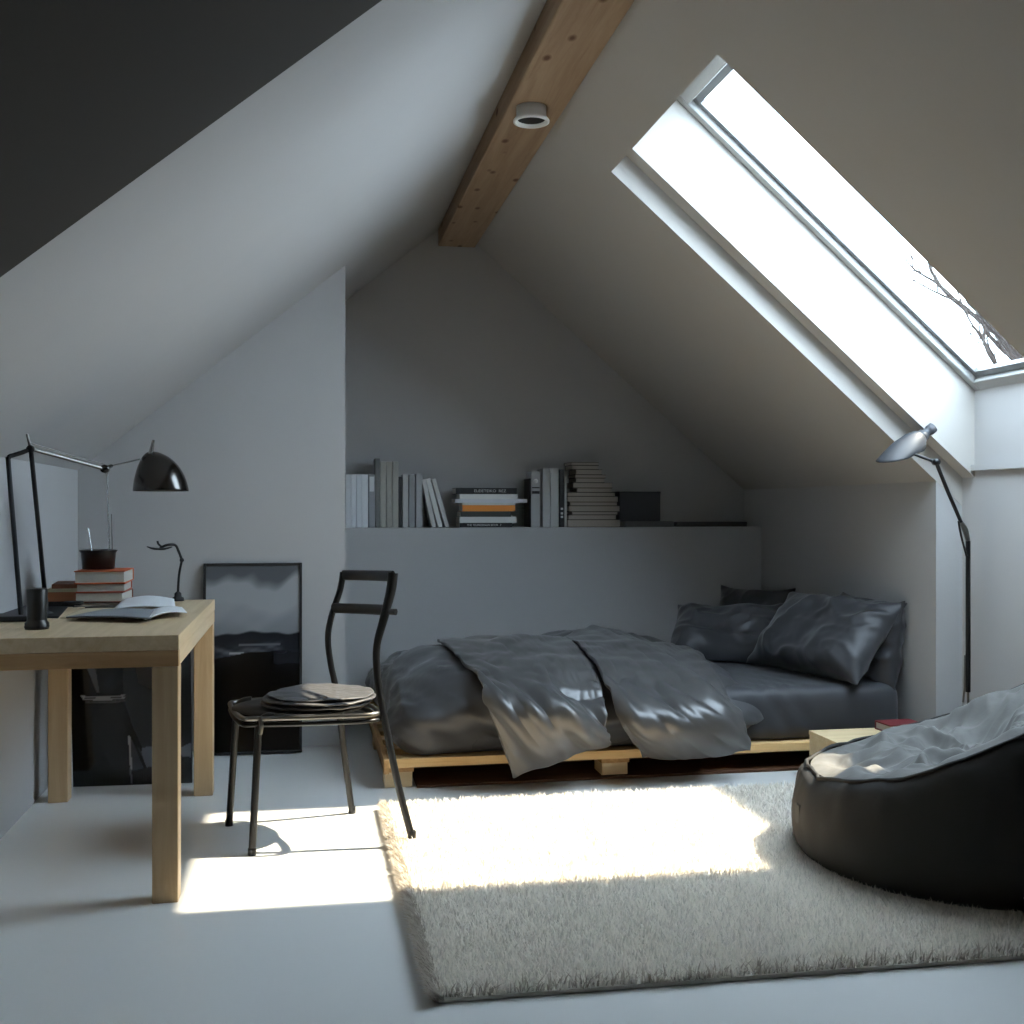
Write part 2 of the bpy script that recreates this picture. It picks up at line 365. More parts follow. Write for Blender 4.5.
for (x, y, rx) in ((161, 491.5, 26.5), (160.6, 485, 25.5), (160, 477, 23.6), (159, 469, 20.5), (157.5, 462, 16.5), (155.5, 457, 12), (153.5, 454, 7.5), (152.5, 452, 3)):
    c = at(x, y, v=4.02); r = rx*4.05/F*.95
    sh.append([c+Vector((r*math.cos(a), r*math.sin(a), 0)) for a in [2*math.pi*k/40 for k in range(40)]])
b = MB(); b.loft(sh[::-1], caps=False); o = b.build('lamp_shade', M['dchrome'], lp, solid=.003, sub=1)
MB().tube([at(148, 462, v=4.0), at(151, 452, v=4.0), at(153.5, 440, v=4.0)], [.012, .008, .004], 10).build('shade_handle', M['chrome'], lp)
MB().lathe([(.0001, -.016), (.012, -.016), (.012, .016), (.0001, .016)], at(146, 459, v=4.0), (0, 1, 0), 20).build('shade_joint', M['black'], lp)

# slim lamp at the back of the desk
sm = thing('clip_lamp', at(178, 600, v=4.40), 'small thin black bent-arm lamp on the back edge of the desk', 'lamp')
q0 = at(178, 598, v=4.40); q0.z = .75
MB().lathe([(.0001, 0), (.023, 0), (.022, .012), (.014, .017), (.013, .03), (.006, .036)], q0, seg=20).build('base', M['blackm'], sm)
MB().tube([q0+Vector((0, 0, .03)), at(179, 575, v=4.40), at(182, 560, v=4.40)], .0048, 8, smooth=5).build('stem', M['black'], sm)
MB().tube([at(182, 560, v=4.40), at(178.5, 551, v=4.40), at(175, 545, v=4.38), at(167, 545, v=4.36), at(160, 548, v=4.36)], .0052, 8, smooth=5).build('upper_arm', M['black'], sm)
MB().tube([at(147, 546.5, v=4.34), at(153, 548.5, v=4.34), at(163, 549, v=4.35), at(172, 547, v=4.37)], [.003, .008, .009, .004], 10, smooth=5, flat=(.5, 1), up=(0, 0, 1)).build('slim_head', M['blackm'], sm)
MB().tube([at(157.5, 541, v=4.35), at(158.5, 544, v=4.35), at(162, 547, v=4.36)], .004, 8, smooth=3).build('switch', M['blackm'], sm)
MB().lathe([(.0001, -.008), (.008, -.008), (.008, .008), (.0001, .008)], at(182, 560, v=4.40), (0, 1, 0), 16).build('elbow_joint', M['black'], sm)

# ------------------------------------------------------------------ books
paper = mat('paper_edges', (190, 186, 176), .85, bump=.5, bscale=90, stretch=(1, 1, 12))
paperv = mat('paper_edges_upright', (170, 168, 160), .85, bump=.5, bscale=90, stretch=(12, 1, 1))
_bm = {}
def bmat(c, rough=.6):
    k = (c, rough)
    if k not in _bm: _bm[k] = mat('book_cloth_%d_%d_%d' % c, c, rough, bump=.05, bscale=200)
    return _bm[k]
# a book lying flat: length x, depth y, thickness z.  spine: 'front' (towards -y), 'right', 'back'
def flat_book(c, L, W, T, col, label, group=None, rot=0, spine='front', cat='book', name='book', pcol=None, ct=.0025, rough=.6):
    r = thing(name, c, label, cat, group)
    x0, x1, y0, y1 = -L/2, L/2, -W/2, W/2; o = wloc(r)
    k = MB(); k.box(x0, x1, y0, y1, 0, ct); k.box(x0, x1, y0, y1, T-ct, T)
    if spine == 'front': k.box(x0, x1, y0, y0+ct, ct, T-ct)
    elif spine == 'back': k.box(x0, x1, y1-ct, y1, ct, T-ct)
    elif spine == 'right': k.box(x1-ct, x1, y0, y1, ct, T-ct)
    else: k.box(x0, x0+ct, y0, y1, ct, T-ct)
    k.v = [tuple(Vector(p)+o) for p in k.v]; k.build('cover', bmat(col, rough), r, bevel=.0006)
    g = .004; k = MB()
    k.box(x0+(ct if spine == 'left' else g), x1-(ct if spine == 'right' else g), y0+(ct if spine == 'front' else g), y1-(ct if spine == 'back' else g), ct, T-ct)
    k.v = [tuple(Vector(p)+o) for p in k.v]; k.build('pages', pcol or paper, r)
    r.rotation_euler.z = rot
    return r
def upright_book(c, T, H, W, col, label, group=None, lean=0, hollow=True, pcol=None, rough=.6):
    r = thing('book', c, label, 'book', group); o = wloc(r); ct = .0025; g = .004
    x0, x1 = -T/2, T/2
    k = MB(); k.box(x0, x0+ct, 0, W, 0, H); k.box(x1-ct, x1, 0, W, 0, H); k.box(x0+ct, x1-ct, 0, ct, 0, H)
    k.v = [tuple(Vector(p)+o) for p in k.v]; k.build('cover', bmat(col, rough), r, bevel=.001)
    k = MB(); k.box(x0+ct, x1-ct, ct, W-g, g, H-g)
    k.v = [tuple(Vector(p)+o) for p in k.v]; k.build('pages', pcol or paperv, r)
    r.rotation_euler.y = lean
    return r
def lettering(text, book, x, y, z, size, col, rot, name='spine_lettering', sx=1):
    cu = D.curves.new('t', 'FONT'); cu.body = text; cu.size = size; cu.extrude = .0002; cu.align_x = 'CENTER'; cu.align_y = 'CENTER'
    t = D.objects.new('t', cu); C.objects.link(t); bpy.context.view_layer.update()
    me = D.meshes.new_from_object(t.evaluated_get(bpy.context.evaluated_depsgraph_get())); D.objects.remove(t, do_unlink=True)
    me.transform(Matrix.Translation((x, y, z)) @ Euler(rot).to_matrix().to_4x4() @ Matrix.Scale(sx, 4, (1, 0, 0)))
    me.materials.clear(); me.materials.append(col)
    o = D.objects.new(name, me); C.objects.link(o); o.parent = book; return o
white = mat('white_print', (200, 200, 198), .6)

# desk stack: page edges towards the room
gd = 'books stacked on the desk'
bx, by = at(99.5, 600, v=4.18).x, 4.285
z = .75
specs = [(.185, .21, .016, (40, 38, 38), 'thin dark bound book, lowest of the desk stack under the pot', .02),
         (.168, .205, .036, (120, 64, 40), 'brown-edged book third from the top of the desk stack', -.02),
         (.17, .2, .032, (165, 70, 40), 'red-orange book second from the top of the desk stack', .03),
         (.176, .21, .046, (192, 92, 48), 'thick orange-covered book topping the desk stack under the pot', 0)]
for L_, W_, T_, col, lab, rot in specs:
    flat_book((bx, by, z), L_, W_, T_, col, lab, gd, rot, 'back', pcol=paper if T_ > .02 else None, ct=.0035)
    z += T_
ZS = z
spn = mat('cream_book_cloth', (206, 190, 160), .7)
# lower pile to the left, spines to the room
z = .75
gl_ = 'low pile of books left of the desk stack'
for L_, W_, T_, col, lab, rot, sp, x in [(.115, .2, .02, (28, 26, 26), 'black book at the bottom of the low pile left of the desk stack', .03, 'front', 60),
        (.11, .2, .034, (150, 92, 58), 'tan brown book in the low pile left of the desk stack', -.02, 'front', 60.5),
        (.105, .2, .012, (176, 168, 140), 'thin khaki booklet on the low pile left of the desk stack', .06, 'front', 60),
        (.09, .19, .016, (120, 72, 48), 'brown leather notebook on top of the low pile by the desk stack', .1, 'front', 62)]:
    p = at(x, 590, v=4.2); flat_book((p.x, 4.3, z), L_, W_, T_, col, lab, gl_, rot, sp); z += T_
# pot on the stack
p = Vector((at(98.5, 560, v=4.26).x, 4.26, ZS))
pot = thing('pen_pot', p, 'shiny dark metal pot holding thin rods on top of the desk books', 'pot')
MB().lathe([(.0001, .004), (.056, .004), (.061, .062), (.067, .07), (.067, .074), (.062, .074), (.058, .066), (.052, .008), (.0001, .008)], p, seg=40).build('pot_body', mat('pot_metal', (52, 52, 52), .3, metal=.75), pot)
for i, (a, b_, r, mm) in enumerate((((88, 528), (94, 556), .003, 'chrome'), ((107, 472), (109.5, 556), .0032, 'chrome'), ((111.5, 514), (113, 556), .0026, 'steel'))):
    e = at(*b_, v=4.26); e.z = ZS+.012; rd = MB().tube([e, at(*a, v=4.27)], r, 8).build('thin_rod', M[mm], None)
    tag(rd, ['short slanted metal rod leaning left in the desk pot', 'tallest thin metal rod standing in the desk pot up to the lamp joint', 'medium straight metal rod at the right of the desk pot'][i], 'rod', 'rods standing in the desk pot')
# pen cup near the front
p = at(37, 629, h=.75)
cup = thing('black_cup', p, 'dark ribbed cylindrical holder standing near the front of the desk', 'holder')
MB().lathe([(.0001, 0), (.033, 0), (.034, .004), (.034, .018), (.0285, .024), (.0275, .03), (.0295, .116), (.028, .119), (.0001, .119)], p, seg=36).build('cup_body', mat('gunmetal', (58, 56, 53), .35, metal=.7), cup)
MB().lathe([(.034, .005), (.0355, .008), (.034, .011)], p, seg=36).build('base_ring', M['black'], cup)
# open magazine, papers, phone, mat
def sheet(name, pts, zf, m, label, cat, group=None, th=.002, nx_=14, ny_=8, curl=None):
    """quad of desk corners (pixel-picked once, standing on the desk), bowed like paper"""
    P = [at(x, y, h=.75) for x, y in pts]; g = []
    for j in range(ny_+1):
        for i in range(nx_+1):
            s, t = i/nx_, j/ny_
            p = P[0]*(1-s)*(1-t)+P[1]*s*(1-t)+P[2]*s*t+P[3]*(1-s)*t
            p.z = zf + (curl(s, t) if curl else 0); g.append(p)
    f = [(j*(nx_+1)+i, j*(nx_+1)+i+1, (j+1)*(nx_+1)+i+1, (j+1)*(nx_+1)+i) for j in range(ny_) for i in range(nx_)]
    b = MB(); b.add(g, f, True); c = sum(P, Vector())/4; c.z = .75
    o = b.build(name, m, None, solid=th, loc=c); return tag(o, label, cat, group)
pap = mat('white_paper', (214, 216, 218), .7); papg = mat('grey_print_page', (130, 134, 140), .5); card = mat('buff_card', (200, 186, 158), .75)
sheet('desk_mat', [(0, 618.5), (58, 618.5), (70, 605), (10, 605)], .7525, M['blackm'], 'flat black mat lying beside the lamp base on the desk', 'mat', th=.0018)
sheet('buff_folder', [(60, 619), (110, 617), (118, 611), (84, 610)], .7535, card, 'buff card folder lying open on the desk', 'folder', th=.0015, curl=lambda s, t: .004*t)
mg = thing('open_magazine', at(135, 614, h=.75), 'open magazine with white and grey pages lying on the desk', 'magazine')
def page(name, pts, z0, curl, m, th):
    o = sheet(name, pts, z0, m, None, None, th=th, curl=curl); w_ = o.location.copy(); o.parent = mg; o.location = w_-mg.location
    if 'label' in o: del o['label']
page('left_page', [(66, 621), (150, 623.5), (158, 615), (104, 613)], .7615, lambda s, t: .002+.006*math.sin(s*2.6), papg, .004)
page('right_page', [(145, 623.5), (187, 616.5), (182, 611), (150, 614)], .7615, lambda s, t: .012*math.sin(s*3.1)*(1-.3*t)+.002, pap, .003)
page('folded_page', [(112, 614), (176, 613), (174, 606), (124, 606)], .764, lambda s, t: .012*math.sin(s*3.1)+.012*t, pap, .003)
sheet('loose_paper', [(124, 605.5), (150, 605), (147, 602), (127, 602.5)], .753, pap, 'loose white sheet behind the magazine by the book stack', 'paper', th=.001)
p = at(75, 609, h=.75); ph = MB().box(p.x-.035, p.x+.03, p.y-.05, p.y+.0, .7665, .779).build('black_case', M['blackm'], None, bevel=.004, loc=(p.x, p.y, .7665))
tag(ph, 'small black case lying in front of the desk books', 'case')
p = at(100, 611, h=.75); b = MB(); b.tube([Vector((p.x-.05, p.y+.0, .764)), Vector((p.x+.06, p.y+.01, .764))], .004, 8)
tag(b.build('pen', M['steel'], None, loc=(p.x, p.y, .765)), 'silver pen lying between the books and the magazine', 'pen')

# ------------------------------------------------------------------ framed pictures leaning under / beside the desk
def colour_grid(name, O, U, W_, nu, nv, fn, m, parent):
    me = D.meshes.new(name); off = wloc(parent)
    vs = [tuple(O+U*(i/nu)+W_*(j/nv)-off) for j in range(nv+1) for i in range(nu+1)]
    fs = [(j*(nu+1)+i, j*(nu+1)+i+1, (j+1)*(nu+1)+i+1, (j+1)*(nu+1)+i) for j in range(nv) for i in range(nu)]
    me.from_pydata(vs, [], fs); a = me.color_attributes.new('print', 'FLOAT_COLOR', 'POINT')
    a.data.foreach_set('color', [x for j in range(nv+1) for i in range(nu+1) for x in (*lin(fn(i/nu, j/nv)), 1)])
    me.materials.append(m); o = D.objects.new(name, me); C.objects.link(o); o.parent = parent; return o
def leaning(name, label, cat, O, U, Wv, fw_, depth, fn, nu, nv, framed=True, rough=.18):
    r = thing(name, O+U*.5, label, cat); n = U.cross(Wv).normalized()
    if n.y > 0: n = -n
    u = U.normalized(); w_ = Wv.normalized()
    T = Matrix((u, w_, n)).transposed().to_4x4(); T.translation = O
    lu, lw = U.length, Wv.length
    MB().box(0, lu, 0, lw, -depth, -.004, T).build('backboard', M['blackm'], r)
    if framed:
        b = MB(); b.box(0, fw_, 0, lw, -.004, .008, T); b.box(lu-fw_, lu, 0, lw, -.004, .008, T); b.box(fw_, lu-fw_, 0, fw_, -.004, .008, T); b.box(fw_, lu-fw_, lw-fw_, lw, -.004, .008, T)
        b.build('frame', M['blackm'], r, bevel=.0015)
    e = fw_ if framed else 0
    pm = mat(name+'_print', (128, 128, 128), rough, attr='print', spec=.5)
    colour_grid('print', O+u*e+w_*e, u*(lu-2*e), w_*(lw-2*e), nu, nv, fn, pm, r); return r
def noise2(x, y, s=0):
    return (math.sin(x*7.1+s+2.3*math.sin(y*3.7+s))+math.sin(y*9.3-s*1.7+1.9*math.sin(x*5.3))+.5*math.sin(x*17+y*13+s))/2.5
def mixc(a, b, t): t = max(0, min(1, t)); return tuple(p+(q-p)*t for p, q in zip(a, b))
def landscape(s, t):
    y = 1-t; n = noise2(s*1.2, y*4, 1); n2 = noise2(s*3, y*14, 5)
    sky = mixc((88, 90, 94), (150, 152, 155), (y-.05)/.06+.9*noise2(s*1.5, y*1.5, 1)); sky = mixc(sky, (122, 125, 130), (y-.22)/.14+.3*n)
    ridge = .378+.005*math.sin(s*9+1)+.004*math.sin(s*23)-.012*math.exp(-((s-.62)/.2)**2)
    if y < ridge-.01: return sky
    if y < ridge: return mixc(sky, (30, 32, 36), (y-ridge+.01)/.01)
    c = (34, 36, 41)
    sea = math.exp(-((y-.455-.02*math.sin(s*5))/.03)**2)*(1 if s < .75 else max(0, 1-(s-.75)/.1))
    c = mixc(c, (92, 96, 102), sea*(.55+.45*n2))
    if abs(y-.43) < .006 and .35 < s < .8: c = (90, 93, 98)
    if math.hypot((s-.33)/.08, (y-.475)/.008) < 1: c = (150, 150, 152)
    shore = .49+.03*math.sin(s*4+2)+.01*n
    if y > shore: c = mixc((22, 23, 26), (6, 6, 7), (y-shore)/.1+.2*n2)
    if s > .72 and .46 < y < .60: c = mixc(c, (58, 60, 66), .5*(1-abs(y-.52)/.08))
    return c
O = Vector((-.453, 5.07, .004)); U = Vector((.44, .0, 0))
leaning('framed_picture', 'tall black-framed grey seascape picture leaning on the back wall', 'picture', O, U, Vector((0, .11, .852)), .012, .018, landscape, 90, 180)
ys = np.array([663, 697, 735, 789]); qs = np.array([.68, .49, .28, 0])
def dist(px, py, ax, ay, bx_, by_):
    dx, dy = bx_-ax, by_-ay; t = max(0, min(1, ((px-ax)*dx+(py-ay)*dy)/(dx*dx+dy*dy))); return math.hypot(px-ax-t*dx, py-ay-t*dy)
def poly(px, py, P):
    c = False; n = len(P)
    for i in range(n):
        (x1, y1), (x2, y2) = P[i], P[i-1]
        if (y1 > py) != (y2 > py) and px < (x2-x1)*(py-y1)/(y2-y1)+x1: c = not c
    return c
def stool_print(s, t):
    x = 72+s*121; y = 789-178*t
    c = (8, 9, 11)
    if poly(x, y, [(100, 700), (125, 705), (131, 773), (112, 773), (95, 735)]): c = (26, 27, 29)
    if poly(x, y, [(125, 640), (160, 640), (160, 749), (143, 752), (134, 730), (125, 700)]): c = (38, 40, 43)
    if poly(x, y, [(135, 655), (160, 645), (160, 694), (140, 684)]): c = (32, 22, 18)
    if poly(x, y, [(143, 750), (162, 749), (162, 768), (148, 774), (140, 760)]): c = (92, 98, 108)
    if poly(x, y, [(131, 740), (142, 755), (146, 773), (131, 775)]): c = (60, 62, 66)
    if poly(x, y, [(131, 775), (162, 768), (162, 786), (131, 787)]): c = (22, 24, 30)
    if poly(x, y, [(84, 655), (95, 655), (101, 692), (98, 692)]): c = (86, 88, 92)
    for k, yy in enumerate((695.5, 698, 701)):
        if 82+k*2 < x < 126 and abs(y-(yy+1.5*(1-((x-104)/22)**2))) < .8: c = (130, 130, 132) if k < 2 else (70, 70, 72)
    if dist(x, y, 124, 718, 146, 773) < 1.2: c = (2, 2, 3)
    if dist(x, y, 129.5, 738, 131, 772) < 1.1: c = (150, 150, 150)
    if dist(x, y, 130, 772, 131.5, 787) < 1.0: c = (90, 90, 92)
    if poly(x, y, [(180, 752), (193, 746), (193, 762), (180, 760)]): c = (110, 114, 118)
    if math.hypot(x-182, y-772) < 11 and y > 760: c = (28, 30, 32)
    return c
O = Vector((-.90, 4.59, .006)); U = Vector((.455, -.02, 0))
Wv = Vector((0, -.085, .695))
leaning('art_print', 'black glossy unframed print of a stool leaning behind the desk legs', 'picture', O, U, Wv, .01, .012, stool_print, 130, 150, framed=False, rough=.12)
# ------------------------------------------------------------------ cloth helpers
def patch(ctrl, nu, nv):
    """smooth surface through a control net (rows t, columns s)"""
    rows = [[np.array(p) for p in r] for r in ctrl]
    def cr(pts, t):
        n = len(pts)-1; x = min(t*n, n-1e-6); i = int(x); f = x-i; g = lambda j: pts[max(0, min(n, j))]
        p0, p1, p2, p3 = g(i-1), g(i), g(i+1), g(i+2)
        return .5*((2*p1)+(p2-p0)*f+(2*p0-5*p1+4*p2-p3)*f*f+(3*p1-p0-3*p2+p3)*f**3)
    out = np.zeros((nu+1, nv+1, 3))
    for j in range(nv+1):
        rr = [[r[k] for r in rows] for k in range(len(rows[0]))]
        col = [cr(c, j/nv) for c in rr]
        for i in range(nu+1): out[i, j] = cr(col, i/nu)
    return out
def grid_obj(P, name, m, parent=None, solid=.008, sub=1, loc=None, closed_v=False):
    n, mm = P.shape[:2]; b = MB()
    fs = [(i*mm+j, (i+1)*mm+j, (i+1)*mm+j+1, i*mm+j+1) for i in range(n-1) for j in range(mm-1)]
    b.add([tuple(p) for p in P.reshape(-1, 3)], fs, True)
    return b.build(name, m, parent, solid=solid, sub=sub, loc=loc)

# ------------------------------------------------------------------ pallet bed
BX0, BX1, BY0, BY1 = .305, 2.52, 4.34, 5.93
bed = thing('pallet_bed', ((BX0+BX1)/2, (BY0+BY1)/2, 0), 'low pale pine pallet bed base along the wall below the book ledge', 'bed')
MB().box(BX0+.02, BX1, BY0, BY0+.09, .083, .118).build('deck_board', M['pine_x'], bed, bevel=.002)
for k in range(1, 9):
    y = BY0+k*.187; MB().box(BX0+.02, BX1, y, y+.09, .083, .118).build('deck_board', M['pine_x'], bed, bevel=.002)
for x in (BX0, (BX0+BX1)/2-.22, BX1-.10):
    MB().box(x, x+.12, BY0+.02, BY1-.02, .062, .083).build('cross_board', M['pine_y'], bed, bevel=.002)
    for y in (BY0+.03, (BY0+BY1)/2-.06, BY1-.15):
        MB().box(x+.005, x+.115, y, y+.12, 0, .062).build('foot_block', M['pine_b'], bed, bevel=.003)
tag(MB().box(BX0, BX0+.02, BY0+.0, BY1, .06, .118).build('end_board', M['pine_y'], bed, bevel=.002))

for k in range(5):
    y = BY0+.0+k*.32; MB().box(BX0+.13, BX1-.12, y, y+.28, 0.001, .012).build('bottom_shade_board', M['brown'], bed, bevel=.001)  # pallet bottom boards, added dark to imitate the shade under the bed
# mattress
def wrinkle(P, n, amp, fr, seed, ang=0.0, rid=2.5):
    x = P[..., 0]*math.cos(ang)+P[..., 1]*math.sin(ang); y = -P[..., 0]*math.sin(ang)+P[..., 1]*math.cos(ang); z = P[..., 2]
    s = np.sin(fr*x+1.7*np.sin(fr*.35*y+seed)+fr*.6*z+seed)+.6*np.sin(fr*1.9*x+2*np.sin(fr*.5*y-seed)-fr*z+seed*2.1)
    r = 1-np.abs(s/1.6)**.8
    return P+n*(amp*(r-.4))[..., None]
def slab(x0, x1, y0, y1, z0, z1, r, name, m, fn=None, dens=.035, parent=None, loc=None):
    """rounded slab as a dense box grid with rounded edges, displaced by fn(P, n)"""
    c = np.array([(x0+x1)/2, (y0+y1)/2, (z0+z1)/2]); h = np.array([(x1-x0)/2, (y1-y0)/2, (z1-z0)/2])
    N3 = [max(2, int(2*a/dens)) for a in h]; b = MB()
    idx = {}; vs = []; fs = []
    def vid(i, j, k):
        key = (i, j, k)
        if key not in idx:
            idx[key] = len(vs); vs.append([-1+2*i/N3[0], -1+2*j/N3[1], -1+2*k/N3[2]])
        return idx[key]
    for ax in range(3):
        u_, v_ = (ax+1) % 3, (ax+2) % 3
        for side in (0, N3[ax]):
            for i in range(N3[u_]):
                for j in range(N3[v_]):
                    q = []
                    for di, dj in ((0, 0), (1, 0), (1, 1), (0, 1)):
                        t = [0, 0, 0]; t[ax] = side; t[u_] = i+di; t[v_] = j+dj; q.append(vid(*t))
                    fs.append(tuple(q) if side else tuple(q[::-1]))
    P = np.array(vs)*h; rr = min(r, h.min()*.98) if np.isscalar(r) else r
    inner = h-rr; q = np.clip(P, -inner, inner); d = P-q; l = np.linalg.norm(d, axis=-1, keepdims=True)
    n = d/np.maximum(l, 1e-9); P = q+n*rr+c
    if fn: P = fn(P, n)
    b.add([tuple(p) for p in P], fs, True); return b.build(name, m, parent, loc=loc, sub=0)
def mfn(P, n):
    P = wrinkle(P, n, .0015, 26, 1.0, 1.2)
    w_ = np.exp(-((P[:, 0]-1.98)/.12)**2)*(P[:, 2] > .15)
    P = P+n*(.008*w_*np.sin(60*P[:, 0]+25*P[:, 1]+40*P[:, 2]))[:, None]
    return P
ms = slab(.45, 2.545, 4.37, 5.95, .1185, .345, .055, 'mattress', M['sheet'], mfn, .03, loc=(1.5, 5.15, .118))
tag(ms, 'mattress in a dark grey fitted sheet on the pallet bed', 'mattress')
# thick comforter bunched over the foot half
def cfn(P, n):
    x, y, z = P[:, 0], P[:, 1], P[:, 2]
    t = np.clip((x-.95)/.95, 0, 1); up = np.clip((z-.2)/.25, 0, 1)
    back = np.clip((y-4.85)/1.0, 0, 1); hump = np.exp(-((x-1.45)/.32)**2)
    P[:, 2] -= up*(.085*t + .01*np.sin(6*y) + back*(.13-.13*hump))
    front = np.clip((4.85-y)/.5, 0, 1)
    P[:, 2] -= up*.075*front**1.3
    left = np.clip((.66-x)/.37, 0, 1)
    P[:, 2] -= up*.035*left; P[:, 0] += left**1.5*.035*np.clip((z-.2)/.2, 0, 1)
    P = P+n*np.array([.022*MN.fractal(Vector((p[0]*3.2+p[2]*2, p[1]*3.2, p[2]*4)), 1.0, 2.0, 2)+.030*crease((p[0]*.55+p[2]*1.3-(p[1]-4.3)*.8), p[0]*.35+p[1]*.2, p[2]*.3, 3.2)+.012*crease(p[0]*.8+p[2]*1.2, p[1], p[0]*.3, 7) for p in P])[:, None]
    P[:, 2] = np.maximum(P[:, 2], .119)
    return P
cf = slab(.325, 1.93, 4.325, 5.96, .119, .48, .17, 'comforter', M['comf'], cfn, .022, loc=(1.1, 5.1, .119))
tag(cf, 'thick charcoal comforter bunched over the foot half of the bed', 'comforter')
bpy.context.view_layer.update()
# height map of the comforter so the covers rest on it
def zmap(objs, x0, x1, y0, y1, st):
    nx_ = int((x1-x0)/st)+1; ny_ = int((y1-y0)/st)+1; H = np.full((nx_, ny_), .0)
    for o in objs:
        co = np.zeros(len(o.data.vertices)*3); o.data.vertices.foreach_get('co', co); co = co.reshape(-1, 3)+np.array(o.location)
        i = np.clip(((co[:, 0]-x0)/st).round().astype(int), 0, nx_-1); j = np.clip(((co[:, 1]-y0)/st).round().astype(int), 0, ny_-1)
        np.maximum.at(H, (i, j), co[:, 2])
    return H
def zcol(H, x0, y0, st, th):
    def g(P, old):
        i = np.clip(((P[..., 0]-x0)/st).round().astype(int), 0, H.shape[0]-1); j = np.clip(((P[..., 1]-y0)/st).round().astype(int), 0, H.shape[1]-1)
        h = H[i, j]+th; hit = (P[..., 2] < h) & (P[..., 2] > h-.12) & (P[..., 1] > 4.30)
        P = P.copy(); P[..., 2] = np.where(hit, h, P[..., 2])
        P[..., :2] = np.where(hit[..., None], P[..., :2]+(old[..., :2]-P[..., :2])*.3, P[..., :2]); return P
    return g
Hm = zmap([cf, ms], .2, 2.6, 4.2, 6.0, .03)
for _ in range(1):
    Hp = np.pad(Hm, 1, mode='edge'); Hm = np.maximum.reduce([Hp[1:-1, 1:-1], Hp[:-2, 1:-1], Hp[2:, 1:-1], Hp[1:-1, :-2], Hp[1:-1, 2:]])
zc = zcol(Hm, .2, 4.2, .03, .006)
def col1(P, old):
    P = zc(P, old)
    # keep hanging parts in front of the comforter and pallet edge
    P[..., 1] = np.where((P[..., 2] < .3) & (P[..., 1] > 4.285), 4.285, P[..., 1]); P[..., 2] = np.maximum(P[..., 2], .02); return P
def W(x, y, v): return tuple(at(x, y, v=v))
def nrm(P):
    gu = np.gradient(P, axis=0); gv = np.gradient(P, axis=1); n = np.cross(gv, gu); n /= np.linalg.norm(n, axis=-1, keepdims=True)+1e-9
    return n if n[..., 2].mean() > 0 else -n
def smooth(P, k=1, edge=True):
    for _ in range(k):
        Q = P.copy(); Q[1:-1] += (P[:-2]+P[2:]-2*P[1:-1])*.25; R_ = Q.copy(); R_[:, 1:-1] += (Q[:, :-2]+Q[:, 2:]-2*Q[:, 1:-1])*.25; P = R_
    return P
def folds(P, specs, hem=.35):
    n = nrm(P); a_, b_ = P.shape[:2]; s = np.linspace(0, 1, a_)[:, None]; t = np.linspace(0, 1, b_)[None]
    d = np.zeros((a_, b_))
    for fr, k, ph, amp, wob in specs:
        q = fr*(s+k*(t-.5)+wob*np.sin(3.1*t+ph)*.15)*2*math.pi+ph
        d += amp*((.5+.5*np.sin(q))**1.8*1.6-.6)*(.65+.35*np.sin(4.3*t+2*ph+3*s))
    nz_ = np.array([[MN.fractal(Vector((P[i, j, 0]*7, P[i, j, 1]*7, P[i, j, 2]*7)), 1.0, 2.0, 3) for j in range(b_)] for i in range(a_)])
    d += .006*nz_
    k0 = specs[0][1]
    rz = np.array([[crease(i/a_+k0*(j/b_-.5)+.12*math.sin(3*j/b_), j/b_*.32+specs[0][2], specs[0][2], 3.3, 2.6) for j in range(b_)] for i in range(a_)])
    d += .034*rz
    env = 1-(1-hem)*np.clip((t-.72)/.28, 0, 1)
    return P+n*(d*env)[..., None]
def finish(P, th):
    for _ in range(2):
        P = smooth(P, 1); P = col1(P, P)
    return smooth(P, 1)
# left cover: rows from far edge to the hanging hem, columns left to right
ctrl = [[W(437, 652, 4.95), W(470, 648, 5.15), W(510, 643, 5.35), W(558, 652, 5.3)],
        [W(457, 662, 4.62), W(500, 662, 4.72), W(540, 664, 4.8), W(582, 682, 4.6)],
        [W(478, 682, 4.34), W(520, 687, 4.34), W(558, 692, 4.34), W(600, 706, 4.30)],
        [W(488, 708, 4.20), W(530, 714, 4.14), W(570, 720, 4.14), W(606, 728, 4.20)],
        [W(513, 776, 4.24), W(545, 764, 4.235), W(577, 752, 4.24), W(608, 741, 4.25)]]
P = patch(ctrl, 80, 100)
P = folds(P, [(2.0, -.55, .8, .022, 1), (4.1, -.7, 2.0, .010, 1.5), (7.3, -.4, .3, .004, 2)], hem=.2)
P = finish(P, 0)
gA = grid_obj(P, 'throw', M['satin'], None, .016, 1, loc=tuple(P.mean((0, 1))))
tag(gA, 'glossy charcoal cover whose pointed corner hangs over the front of the bed', 'bed cover', 'rumpled bed covers')
# second fold of the same bedding to its right
ctrl = [[W(552, 648, 5.2), W(590, 634, 5.5), W(620, 636, 5.5), W(645, 645, 5.3)],
        [W(578, 666, 4.8), W(615, 652, 4.95), W(655, 652, 4.95), W(694, 668, 4.85)],
        [W(605, 694, 4.36), W(640, 686, 4.40), W(684, 686, 4.40), W(722, 694, 4.40)],
        [W(624, 724, 4.20), W(658, 722, 4.15), W(700, 720, 4.15), W(738, 720, 4.22)],
        [W(642, 755, 4.27), W(678, 756, 4.25), W(716, 753, 4.25), W(749, 746, 4.27)]]
P = patch(ctrl, 84, 100)
P = folds(P, [(1.6, -.45, 2.2, .026, 1), (3.7, -.6, .9, .012, 1.4), (7.9, -.5, 1.3, .004, 2)], hem=.25)
P = finish(P, 0)
gB = grid_obj(P, 'throw', M['satin'], None, .016, 1, loc=tuple(P.mean((0, 1))))
tag(gB, 'glossy charcoal cover bunched across the middle of the bed, nearer the pillows', 'bed cover', 'rumpled bed covers')

